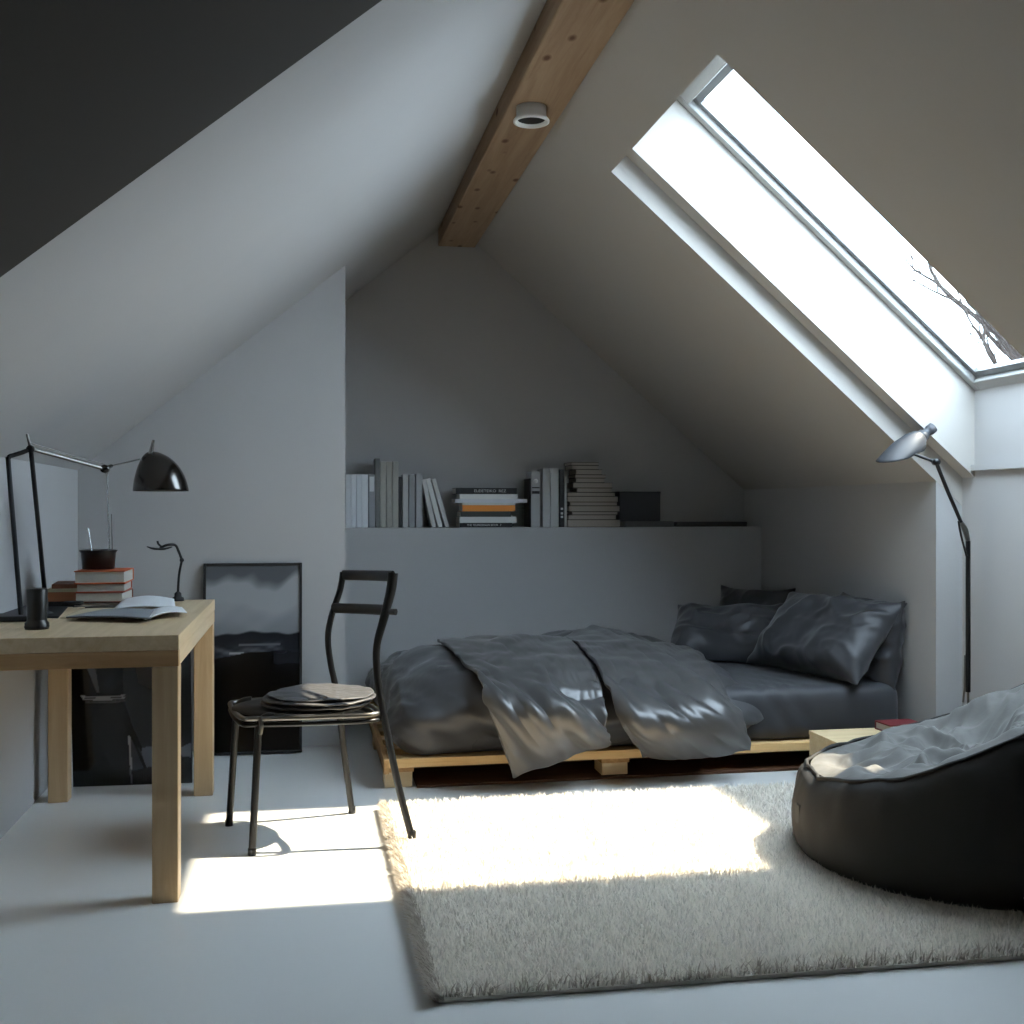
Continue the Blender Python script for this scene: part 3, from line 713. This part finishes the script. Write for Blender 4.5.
# ------------------------------------------------------------------ pillows
def pillow(name, L_, W_, puff, loc, rot, label, seed, mt=None, group='dark pillows at the head of the bed'):
    n, m = 56, 40
    s = np.linspace(-1, 1, n)[:, None]; t = np.linspace(-1, 1, m)[None]
    P = np.zeros((n, m, 3)); P[..., 0] = s*L_/2; P[..., 1] = t*W_/2
    h = np.clip((1-s**2)*(1-t**2), 0, 1)**.5; P[..., 2] = h*puff*.4
    r = np.random.RandomState(seed); P += r.normal(0, .0015, P.shape); P[0, :, 2] = P[-1, :, 2] = 0; P[:, 0, 2] = P[:, -1, 2] = 0
    rest = P.copy(); Q = P.copy(); V = np.zeros_like(P)
    ex = 1.0
    def lens(A, B): return np.linalg.norm(rest[A]-rest[B], axis=-1)
    flat = np.zeros_like(P); flat[..., 0] = s*L_/2; flat[..., 1] = t*W_/2
    prs = []
    for a in (0, 1):
        k = len(range(a, n-1, 2)); A = (slice(a, a+2*k, 2), slice(None)); B = (slice(a+1, a+1+2*k, 2), slice(None)); prs.append((A, B, 1))
        k = len(range(a, m-1, 2)); A = (slice(None), slice(a, a+2*k, 2)); B = (slice(None), slice(a+1, a+1+2*k, 2)); prs.append((A, B, 1))
        k = len(range(a, n-1, 2)); A = (slice(a, a+2*k, 2), slice(0, m-1)); B = (slice(a+1, a+1+2*k, 2), slice(1, m)); prs.append((A, B, .3))
        A = (slice(a, a+2*k, 2), slice(1, m)); B = (slice(a+1, a+1+2*k, 2), slice(0, m-1)); prs.append((A, B, .3))
    R = [np.linalg.norm(flat[A]-flat[B], axis=-1) for A, B, w_ in prs]
    for st in range(120):
        old = Q.copy()
        gu = np.gradient(Q, axis=0); gv = np.gradient(Q, axis=1); nn = np.cross(gu, gv); nn /= np.linalg.norm(nn, axis=-1, keepdims=True)+1e-9
        Q += V+nn*puff*.012
        for _ in range(6):
            for (A, B, w_), r_ in zip(prs, R):
                d = Q[B]-Q[A]; l = np.linalg.norm(d, axis=-1)+1e-9; c = d*(((l-r_)/l)*.5*w_)[..., None]; Q[A] += c; Q[B] -= c
            Q[..., 2] = np.clip(Q[..., 2], 0, puff)
            Q[0, :, 2] = Q[-1, :, 2] = 0; Q[:, 0, 2] = Q[:, -1, 2] = 0
        V = (Q-old)*.9
    for i in range(1, n-1):
        for j in range(1, m-1):
            p = Q[i, j]; e = math.hypot(p[0]/L_*2, p[1]/W_*2)
            f = MN.ridged_multi_fractal(Vector((p[0]*5+seed*3, p[1]*5-seed, seed)), .9, 2.1, 3, 1, 2)-1.0
            g_ = MN.fractal(Vector((p[0]*4, p[1]*4, seed*5)), 1, 2, 2)
            k = min(1, Q[i, j, 2]/(puff*.35)); Q[i, j, 2] += k*(.010*f+.03*g_+.028*crease(p[0]*.6+p[1]*.5+seed, p[1]*.9-p[0]*.3, seed, 5.5)-.008)
    b = MB(); up = Q; dn = Q.copy(); dn[..., 2] *= -.8
    f1 = [(i*m+j, (i+1)*m+j, (i+1)*m+j+1, i*m+j+1) for i in range(n-1) for j in range(m-1)]
    vs = [tuple(p) for p in up.reshape(-1, 3)]; ids = {}; k = len(vs)
    for i in range(n):
        for j in range(m):
            if i in (0, n-1) or j in (0, m-1): ids[i*m+j] = i*m+j
            else: vs.append(tuple(dn[i, j])); ids[i*m+j] = k; k += 1
    b.add(vs, f1+[tuple(ids[q] for q in f[::-1]) for f in f1], True)
    o = b.build(name, mt or M['pillow'], None, sub=1); o.location = loc; o.rotation_euler = rot
    return tag(o, label, 'pillow', group)
def PL(c, across, up_dir, L_, W_, puff, label, seed):
    """across: direction of the long side; up_dir: direction of the short side"""
    x = Vector(across).normalized(); y = Vector(up_dir); y = (y-x*y.dot(x)).normalized(); z = x.cross(y)
    return pillow('pillow', L_, W_, puff, c, Matrix((x, y, z)).transposed().to_euler(), label, seed)
PILLOWS = 1
PL((2.34, 4.71, .525), (.19, -.65, 0), (.26, .07, .31), .74, .45, .10, 'largest charcoal pillow leaning on the wall at the front of the bed head', 1)
PL((2.535, 4.66, .51), (.01, -.62, .0), (.06, .0, .45), .56, .40, .05, 'dark pillow upright between the wall and the largest pillow', 2)
PL((2.10, 5.26, .475), (.62, -.42, .02), (.22, .30, .30), .60, .42, .10, 'charcoal pillow left of the largest one with creased side', 3)
PL((2.39, 5.62, .50), (.55, -.60, .0), (.12, .12, .60), .44, .38, .07, 'dark pillow at the back corner where the walls meet', 4)
# ------------------------------------------------------------------ books on the ledge
ZL = 1.0035; YB = 6.04; gb = 'books standing on the wall ledge'
def bxm(x): return at(x, 520, v=YB).x
def bh(ytop, v=YB, x=450): return at(x, ytop, v=v).z-ZL
ups = [(345.6, 350.8, 475, (204, 206, 208), 'white spine at the far left end of the ledge'), (351, 356.2, 475, (211, 213, 215), 'second white spine from the left end of the ledge'),
       (356.4, 361.8, 475, (206, 209, 213), 'third white spine from the left end of the ledge'), (362, 368, 475, (215, 218, 220), 'fourth white spine from the left end of the ledge'),
       (368.6, 375, 475, (141, 143, 146), 'grey spine with pale upper label between white and tall books'), (375.2, 380, 459, (106, 106, 104), 'tallest dark grey spine on the ledge'),
       (380.2, 386.3, 462, (160, 158, 150), 'tall beige-grey spine beside the tallest dark one'), (386.5, 392.4, 462, (153, 151, 143), 'middle of the three tall beige-grey spines'),
       (392.6, 398.6, 462, (164, 162, 154), 'right one of the three tall beige-grey spines'), (399, 402, 477, (36, 36, 38), 'thin black spine right of the tall beige-grey books'),
       (402.6, 408.4, 475, (169, 169, 167), 'pale grey spine right of the thin black one'), (409, 415.2, 475, (134, 135, 136), 'mid grey spine before the leaning books'),
       (416, 422.6, 474, (157, 158, 160), 'grey spine that the leaning books rest on')]
for a, b_, yt, col, lab in ups:
    x0, x1 = bxm(a), bxm(b_)
    r = upright_book(((x0+x1)/2, YB, ZL), x1-x0-.001, bh(yt), .15, col, lab+', upright', gb)
    if a == 368.6:
        H = bh(yt); k = MB(); o = wloc(r); k.box(o.x-.012, o.x+.012, YB-.0012, YB, ZL+H*.68, ZL+H*.96); k.build('spine_label', bmat((206, 208, 211)), r)
for (xb, xt, yt, th, col, lab) in ((434, 423.4, 478.5, .024, (185, 185, 183), 'pale grey book leaning left, first of the leaning ones'), (440.4, 427.6, 477.5, .026, (201, 201, 199), 'whitish book leaning left between two others'), (447.2, 433, 478, .022, (192, 192, 190), 'rightmost leaning whitish book before the flat pile')):
    x = bxm(xb); dx = bxm(xt)-x; H = bh(yt); ln = math.atan2(dx, H)
    r = upright_book((x, YB, ZL+.5*th*abs(math.sin(ln))), th, math.hypot(dx, H)-.01, .15, col, lab, gb, lean=ln)
ups2 = [(529.3, 531, 478, (26, 26, 28), 'thin black spine right of the flat pile'), (531.2, 540.4, 471, (162, 163, 164), 'grey spine with round emblem and dark bands'),
        (542.6, 550.2, 468, (176, 179, 179), 'pale tall spine, left of a matching pair'), (550.4, 558.8, 467.5, (183, 186, 186), 'pale tall spine, right of a matching pair'),
        (559.6, 564.4, 468.5, (34, 35, 38), 'black spine with small white marks at its foot'), (564.6, 567, 476, (174, 176, 174), 'very thin white spine beside the page stack')]
for a, b_, yt, col, lab in ups2:
    x0, x1 = bxm(a), bxm(b_); H = bh(yt)
    r = upright_book(((x0+x1)/2, YB, ZL), x1-x0-.001, H, .15, col, lab+', upright', gb); o = wloc(r)
    if a == 531.2:
        MB().box(o.x-.022, o.x+.022, YB-.001, YB, ZL+H*.60, ZL+H*.65).build('dark_band', M['blackm'], r)
        MB().box(o.x-.022, o.x+.022, YB-.001, YB, ZL+H*.70, ZL+H*.72).build('dark_band', M['blackm'], r)
        MB().lathe([(.0001, 0), (.013, 0), (.013, .001), (.0001, .001)], (o.x, YB, ZL+H*.83), (0, -1, 0), 20).build('emblem', white, r)
    if a == 559.6:
        for f in (.16, .22, .30): MB().box(o.x-.007, o.x+.006, YB-.001, YB, ZL+H*f, ZL+H*(f+.035)).build('white_mark', white, r)
# flat pile A (listed from the ledge upwards)
ga = 'books lying flat in the pile on the ledge'
def pz(y): return at(500, y, v=YB).z
pile = [(459.6, 512, 527.4, 523.3, (22, 22, 24), 'black book with white lettering at the bottom of the flat pile', 'THE TEUREDESIGN BOOK  7', .0),
        (459.6, 516.6, 522.8, 517.2, (206, 208, 208), 'thick white book second from the bottom of the flat pile', None, .0),
        (460.4, 511, 516.6, 511.5, (54, 58, 56), 'dark grey-green mottled book in the flat pile', None, .0),
        (462.4, 515.2, 511.0, 505.2, (227, 141, 56), 'orange spined book in the flat pile', None, .0),
        (462.4, 515.2, 504.9, 502.9, (194, 197, 194), 'pale thin booklet above the orange book', None, .0),
        (455.0, 527.2, 502.4, 499, (204, 204, 211), 'thin wide white book sticking out right of the flat pile', None, .0),
        (459.6, 517.8, 498.2, 493.8, (215, 215, 213), 'white book just under the top black book', None, .0),
        (456.0, 516.8, 493.2, 487.4, (20, 20, 23), 'black book with white lettering topping the flat pile', 'ELEIETEIKO  REZ', .0)]
z = ZL
for a, b_, y0, y1, col, lab, txt, rot in pile:
    x0, x1 = bxm(a), bxm(b_); T = pz(y1)-pz(y0)+.0022
    r = flat_book(((x0+x1)/2, YB+.085, z), x1-x0, .17, T, col, lab, ga, rot, 'front', ct=.002)
    if txt: lettering(txt, r, (.02 if 'EL' in txt else -.01), -.0855, T*.5, T*.62, white, (math.pi/2, 0, 0), sx=.98 if 'TEU' in txt else 1.15)
    z += T
# page stack B
gc = 'pale papers and books stacked at the ledge middle'
st = [(567.6, 621, 7, 'lowest'), (568.2, 617, 4.6, ''), (572, 618.5, 3, ''), (568.6, 620.6, 5.6, ''), (570, 618, 3.6, ''), (567.4, 619, 5.4, ''), (567.4, 616, 3.8, ''), (577, 612.5, 4.2, ''), (573, 613, 5, ''), (576, 605, 4.4, ''), (575, 606.5, 3.2, ''), (576, 602.6, 5, ''), (572, 599, 3.8, ''), (571, 599, 3, 'top')]
names = ['pale bound pages, the lowest of the tall page stack', 'pale book second from the bottom of the page stack', 'thin dark-covered book third from the bottom of the page stack', 'pale wide book fourth from the bottom of the page stack', 'beige book fifth from the bottom of the page stack', 'beige wide book just above the middle dark line of the page stack', 'pale book whose edge ends the wide half of the page stack', 'narrower beige book starting the upper half of the page stack', 'beige book sticking out left in the upper page stack', 'grey-beige book sixth from the stack top shifted left', 'thin book fourth from the top of the page stack', 'pale book third from the top of the page stack', 'beige book second from the top of the page stack', 'small beige book on the very top of the page stack']
cl = [(58, 54, 50), (60, 56, 52), (48, 46, 44), (70, 64, 58), (56, 52, 48), (80, 74, 68), (50, 48, 46)]
pal = mat('beige_page_edges', (176, 167, 157), .85, bump=.5, bscale=90, stretch=(1, 1, 12))
z = ZL; tot = sum(s_[2] for s_ in st); kk = (pz(461.5)-ZL)/tot
for i, (a, b_, t, q) in enumerate(st):
    x0, x1 = bxm(a), bxm(b_); T = t*kk
    flat_book(((x0+x1)/2, YB+.09, z), x1-x0, .17, T, cl[i % 7], names[i], gc, 0, 'back', pcol=pal, ct=.0022)
    z += T
# dark box on a grey book, low dark tray
x0, x1 = bxm(625), bxm(674); r = flat_book(((x0+x1)/2, YB+.09, ZL), x1-x0, .17, pz(521.5)-ZL, (84, 84, 82), 'wide grey book lying under the dark box on the ledge', None, 0, 'front')
zz = pz(521.5); x0, x1 = bxm(620.5), bxm(661.5)
bo = thing('storage_box', ((x0+x1)/2, YB+.09, zz), 'dark blue-grey box standing on the grey book at the ledge', 'box')
MB().box(x0, x1, YB+.02, YB+.17, zz, pz(493)).build('box_body', bmat((42, 43, 50)), bo, bevel=.002)
MB().box(x0-.002, x1+.002, YB+.018, YB+.172, pz(493), pz(491)).build('box_lid', bmat((36, 37, 43)), bo, bevel=.001)
x0, x1 = bxm(677), bxm(747)
ty = thing('shallow_tray', ((x0+x1)/2, YB+.08, ZL), 'long low dark tray lying at the right end of the ledge', 'tray')
k = MB(); k.box(x0, x1, YB+.0, YB+.16, ZL, ZL+.006); k.box(x0, x1, YB, YB+.006, ZL+.006, ZL+.028); k.box(x0, x1, YB+.154, YB+.16, ZL+.006, ZL+.028); k.box(x0, x0+.006, YB+.006, YB+.154, ZL+.006, ZL+.028); k.box(x1-.006, x1, YB+.006, YB+.154, ZL+.006, ZL+.028)
k.build('tray_body', bmat((46, 44, 44)), ty)
MB().box(x0+.012, x1-.012, YB+.012, YB+.148, ZL+.0065, ZL+.014).build('tray_liner', bmat((34, 33, 33)), ty)

# ------------------------------------------------------------------ spotlight on the beam
c = Vector((.832, 4.03, 2.606))
sp = thing('ceiling_spotlight', c, 'white round spotlight mounted under the wooden ridge beam', 'spotlight')
MB().lathe([(.0001, 0), (.056, 0), (.056, -.035), (.062, -.042), (.068, -.05), (.068, -.056), (.058, -.058), (.052, -.05), (.052, -.03)], c, (0, 0, 1), 48).build('housing', M['white'], sp)
MB().lathe([(.0001, -.026), (.03, -.028), (.052, -.045)], c, (0, 0, 1), 40).build('reflector', M['blackm'], sp)
MB().lathe([(.0001, -.038), (.014, -.036), (.018, -.028)], c, (0, 0, 1), 24).build('bulb', M['dchrome'], sp)

# ------------------------------------------------------------------ reading floor lamp
fl = thing('floor_lamp', (2.62, 4.0, 0), 'slender black floor lamp with grey conical shade by the window wall', 'lamp')
vp = 4.0; tp = at(968, 541, v=vp); bt = at(968, 692, v=vp); px_ = tp.x
MB().lathe([(.0001, 0), (.085, 0), (.085, .008), (.02, .014), (.008, .03), (.0001, .03)], (px_, vp, .0), seg=40).build('base', M['blackm'], fl)
MB().tube([(px_, vp, .02), bt+Vector((0, 0, .02))], .005, 10).build('lower_rod', M['steel'], fl)
MB().tube([bt, tp], .0098, 12).build('pole', M['black'], fl, bevel=.001)
MB().tube([at(965, 655, v=vp-.01), at(964.5, 690, v=vp-.01), at(963, 702, v=vp)], .004, 8).build('cable', M['steel'], fl)
e1 = at(965, 530, v=vp-.01); e2 = at(961, 522, v=vp-.02); e3 = at(936, 462, v=vp-.05)
MB().tube([tp, e1, e2], [.009, .012, .008], 10, smooth=3).build('pole_joint', M['steel'], fl)
MB().tube([e2+Vector((0, 0, .0)), at(948, 492, v=vp-.04), e3], .0075, 10).build('arm', M['black'], fl)
MB().tube([at(966.5, 556, v=vp-.02), at(961, 535, v=vp-.03), at(958.5, 521, v=vp-.03)], .0045, 8, smooth=3).build('spring_rod', M['black'], fl)
MB().lathe([(.0001, -.012), (.013, -.012), (.013, .012), (.0001, .012)], e3, (0, 1, 0), 20).build('elbow_joint', M['black'], fl)
s0 = at(915, 454.5, v=vp+.02); MB().tube([e3, s0], .006, 10).build('shade_arm', M['black'], fl)
rg = []; A0 = at(894, 458.5, v=vp+.08); A1 = at(931, 429, v=vp+.08); ax = (A1-A0).normalized()
for f, r, tl in ((0, .072, 0), (.06, .072, .05), (.2, .070, .2), (.4, .062, .45), (.58, .049, .75), (.70, .036, 1), (.75, .024, 1)):
    cp = A0.lerp(A1, f); nrm = Vector((-.22, -.12, 1)).normalized().lerp(ax, tl).normalized(); x = nrm.orthogonal().normalized(); x = Vector((0, 1, 0)); x = (x-nrm*x.dot(nrm)).normalized(); y = nrm.cross(x)
    rg.append([cp+x*math.cos(q)*r+y*math.sin(q)*r for q in [2*math.pi*k/36 for k in range(36)]])
MB().loft(rg, caps=False).build('lamp_shade', mat('grey_enamel', (54, 56, 60), .5, spec=.3), fl, solid=.003)
A2 = A0.lerp(A1, .70); MB().lathe([(.0001, 0), (.025, 0), (.025, .022), (.018, .024), (.018, .045), (.022, .05), (.022, .072), (.0001, .072)], A2, ax, 28).build('lamp_socket', mat('dark_grey_enamel', (58, 60, 64), .5), fl)
MB().lathe([(.0001, -.02), (.02, -.012), (.028, .005), (.02, .02), (.0001, .028)], A0.lerp(A1, .25), ax, 20).build('bulb', M['white'], fl)

# ------------------------------------------------------------------ wooden box and red book by the bed
wb = thing('wooden_stool', (2.27, 4.11, 0), 'low pale wooden block stool between the bed and the bean bag', 'stool')
MB().box(2.045, 2.50, 3.95, 4.24, .172, .19).build('top', M['pine_b'], wb, bevel=.002)
MB().box(2.047, 2.065, 3.952, 4.238, 0, .172).build('side_panel', M['pine_b'], wb, bevel=.0015)
MB().box(2.48, 2.498, 3.952, 4.238, 0, .172).build('side_panel', M['pine_b'], wb, bevel=.0015)
MB().box(2.065, 2.48, 3.952, 3.97, 0, .172).build('front_panel', M['pine_b'], wb, bevel=.0015)
MB().box(2.065, 2.48, 4.22, 4.238, 0, .172).build('back_panel', M['pine_b'], wb, bevel=.0015)
flat_book((2.41, 4.165, .19), .16, .11, .036, (104, 34, 38), 'dark red covered book lying at the back of the wooden stool', None, .05, 'back', cat='book', ct=.006)

# ------------------------------------------------------------------ rug
RX0, RX1, RY0, RY1 = .29, 2.36, 2.43, 4.14
RC = [(.292, 2.44), (2.42, 2.40), (2.42, 3.92), (2.0, 3.92), (2.0, 4.05), (.275, 4.05)]
rug = thing('shag_rug', (1.3, 3.3, 0), 'cream shaggy rug on the floor in front of the bed', 'rug')
bk = MB(); n = len(RC); bk.add([(x, y, 0.001) for x, y in RC]+[(x, y, .010) for x, y in RC], [tuple(range(n-1, -1, -1)), tuple(range(n, 2*n))]+[(i, (i+1) % n, (i+1) % n+n, i+n) for i in range(n)])
bk.build('backing', mat('rug_backing', (232, 226, 216), .95), rug)
def blades(n, fn, name, m, Lr, wd, lean, seed):
    r = np.random.RandomState(seed); xy, out = fn(r, n); n = len(xy)
    a = r.uniform(0, 6.283, n); L_ = r.uniform(*Lr, n); ln = r.uniform(.1, lean, n)
    dx = np.cos(a)*ln+out[:, 0]; dy = np.sin(a)*ln+out[:, 1]; nl = np.sqrt(dx*dx+dy*dy)
    wa = a+1.57+r.uniform(-.5, .5, n); wx = np.cos(wa)*wd/2; wy = np.sin(wa)*wd/2
    V = np.zeros((n, 5, 3)); b0 = np.stack([xy[:, 0], xy[:, 1], np.full(n, .008)], 1)
    hz = 1/np.sqrt(1+nl*nl)
    m1 = b0+np.stack([dx*.35*L_*hz, dy*.35*L_*hz, L_*.55*hz], 1)
    t = b0+np.stack([dx*L_*hz*1.05, dy*L_*hz*1.05, L_*.95*hz*np.where(nl > .9, .8, 1)], 1)
    t[:, 2] = np.maximum(t[:, 2], .002); W_ = np.stack([wx, wy, np.zeros(n)], 1)
    V[:, 0] = b0-W_; V[:, 1] = b0+W_; V[:, 2] = m1+W_; V[:, 3] = m1-W_; V[:, 4] = t
    off = np.array(wloc(rug)); me = D.meshes.new(name); me.vertices.add(n*5); me.vertices.foreach_set('co', (V-off).reshape(-1))
    base = np.arange(n)[:, None]*5; q = (base+np.array([[0, 1, 2, 3]])); tr_ = (base+np.array([[3, 2, 4]]))
    loops = np.concatenate([q, tr_], 1).reshape(-1); me.loops.add(len(loops)); me.loops.foreach_set('vertex_index', loops.astype(np.int32))
    me.polygons.add(n*2); starts = np.stack([np.arange(n)*7, np.arange(n)*7+4], 1).reshape(-1); me.polygons.foreach_set('loop_start', starts.astype(np.int32))
    me.update(calc_edges=True); me.validate()
    at_ = me.color_attributes.new('tone', 'FLOAT_COLOR', 'POINT'); tn = np.repeat((1-r.uniform(0, 1, n)**2.2*.30), 5)[:, None]*np.array([[.98, .93, .85, 0]])+np.array([[0, 0, 0, 1.]])
    at_.data.foreach_set('color', tn.astype(np.float32).reshape(-1)); me.materials.append(m)
    o = D.objects.new(name, me); C.objects.link(o); o.parent = rug; o['kind'] = 'stuff'; return o
def inside(x, y): return ((y > 2.44-.019*(x-.292)) & (x > .292-.01*(y-2.44)) & (x < 2.42) & (y < 4.05) & ((x < 2.0) | (y < 3.92)))
def area(r, n):
    x = r.uniform(.27, 2.42, n); y = r.uniform(2.39, 4.05, n); k = inside(x, y); xy = np.stack([x, y], 1)[k]
    return xy, np.zeros_like(xy)
pile_m = translucent(mat('rug_pile', (252, 247, 238), .9, var=.05, vscale=35, detail=2, attr='tone'), .18)
blades(110000, area, 'pile', pile_m, (.020, .040), .0042, 1.0, 3)
def edge(r, n):
    k = n//2; y = r.uniform(2.43, 4.05, k); x = .285+.0*y+r.uniform(-.004, .02, k); o1 = np.stack([np.full(k, -.9), r.uniform(-.5, .5, k)], 1)
    k2 = (n-k)//9; x2 = r.uniform(.29, 2.4, k2); y2 = 2.44-.019*(x2-.292)+r.uniform(.0, .015, k2); o2 = np.stack([r.uniform(-.3, .3, k2), np.full(k2, -.35)], 1)
    return np.concatenate([np.stack([x, y], 1), np.stack([x2, y2], 1)]), np.concatenate([o1, o2])
blades(14000, edge, 'fringe', translucent(mat('rug_fringe', (196, 186, 173), .9, var=.2, vscale=40), .2), (.026, .048), .004, .9, 9)

# ------------------------------------------------------------------ bean bag
bb = thing('bean_bag', (2.02, 3.14, 0), 'large dark bean bag seat standing on the rug at the right', 'bean bag')
BC = Vector((2.045, 3.12)); RB = .53
def rim(a):   # height of the rim by direction; low to the left (towards -x), high to the right
    f = .5+.5*math.cos(a+math.radians(36)); return .275+.45*f**1.7
def bag_pt(a, q, kind):
    ca, sa = math.cos(a), math.sin(a)
    return ca, sa
rings = []; NA = 150
def wr(a, h, s): return math.sin(9*a+s)*.5+math.sin(17*a+3*h*6+s*2)*.3+math.sin(31*a-5*h*5+s)*.2
side = [(.86, .012), (.93, .012), (.985, .05), (1.01, .18), (1.015, .35), (1.01, .55), (.995, .72), (.975, .86), (.945, .95), (.91, .995)]
for q, h in side:
    ring = []
    for k in range(NA):
        a = 2*math.pi*k/NA; H = rim(a)
        lean = .03*(H-.3)*h
        rr = RB*q+.006*wr(a, h, 1)*math.sin(math.pi*min(1, h*1.1))+.020*crease(math.cos(a)+h*.25, math.sin(a), h*.5, 4.5)*(.15+.85*h**2)
        ring.append(Vector((BC.x+rr*math.cos(a)+lean, BC.y+rr*math.sin(a), .012+(H-.012)*h+.006*wr(a, h, 2)*h)))
    rings.append(ring)
fabric_shaded = mat('bean_bag_shaded_side', (40, 38, 36), .8, bump=.3, bscale=10)  # same fabric as the seat, darkened to stand for the shaded side
MB().loft(rings, caps=False).build('side_panel', fabric_shaded, bb, sub=1)
top = []; NR = 26
for i in range(NR+1):
    q = .905*(1-i/NR); ring = []
    for k in range(NA):
        a = 2*math.pi*k/NA; H = rim(a); t = i/NR
        x = BC.x+RB*q*math.cos(a)+.03*(H-.3)*(1-t); y = BC.y+RB*q*math.sin(a)
        base = H*(1-t)**1.0
        seat = .335+.10*((x-BC.x)/RB)-.06*((y-BC.y)/RB)
        z = H+(seat-H)*min(1, t*1.3)**.9
        dip = .015*math.sin(math.pi*min(1, t*1.0))*(.3+.7*(.5+.5*math.cos(a)))
        wn = .062*crease(x*1.0, y*.8, 2.2, 3.6)+.030*crease(x*.5+y, y-x, 4, 6)+.03*MN.fractal(Vector((x*4, y*4, 7)), 1, 2, 2)-.008
        z += dip+wn*min(1, t*4)+.012*math.sin(math.pi*min(1, t*5))*(t < .2)
        ring.append(Vector((x, y, z)))
    top.append(ring)
MB().loft(top, caps=False).build('seat_panel', mat('bean_bag_lit_top', (88, 86, 82), .7, bump=.5, bscale=9, sheen=.2), bb, sub=1)  # same fabric as the side, light on the top put into a paler colour
sm_ = MB(); pts = [r_ for r_ in [Vector((p.x+.002*0, p.y, p.z+.002)) for p in rings[-1]]]
sm_.tube(pts[::2], .006, 8, closed=True).build('seam_piping', fabric_shaded, bb)
MB().box(1.512, 1.53, 3.20, 3.23, .12, .18).build('side_tag', M['blackm'], bb, bevel=.003)

# ------------------------------------------------------------------ bare tree outside the skylight
bark = mat('bark', (34, 28, 25), .95, spec=.1)
tree = thing('bare_tree', tuple(Vector((at(1085, 380, v=9).x, 9, -2.5))), 'bare leafless tree outside, twigs seen at the low end of the skylight', 'tree')
base = Vector((at(1085, 380, v=9).x, 9, -2.5)); fork = at(1075, 400, v=9)
MB().tube([base, base.lerp(fork, .5)+Vector((.05, 0, 0)), fork], [.14, .11, .07], 10, smooth=4).build('trunk', bark, tree)
rt = random.Random(11)
def grow(mb, p, d, L_, r, dep):
    pts = [p]; n = 4
    for i in range(n):
        d = (d+Vector((rt.uniform(-.28, .28), rt.uniform(-.28, .28), rt.uniform(-.12, .25)))).normalized(); p = p+d*(L_/n); pts.append(p)
        if dep and rt.random() < .85:
            e = (d+Vector((rt.uniform(-.9, .9), rt.uniform(-.9, .9), rt.uniform(-.3, .8)))).normalized(); grow(mb, p, e, L_*.55, r*.55, dep-1)
    mb.tube(pts, [max(r, .007), max(r*.45, .006)], 5)
for px1, py1, L_ in ((1020, 352, 1.3), (990, 330, 1.25), (1000, 350, 1.1), (985, 360, 1.1), (1060, 300, 1.4), (1120, 320, 1.3)):
    mb = MB(); tgt = at(px1, py1, v=9+rt.uniform(-.2, .2)); grow(mb, fork, (tgt-fork).normalized(), L_, .05, 3)
    mb.build('branch', bark, tree)
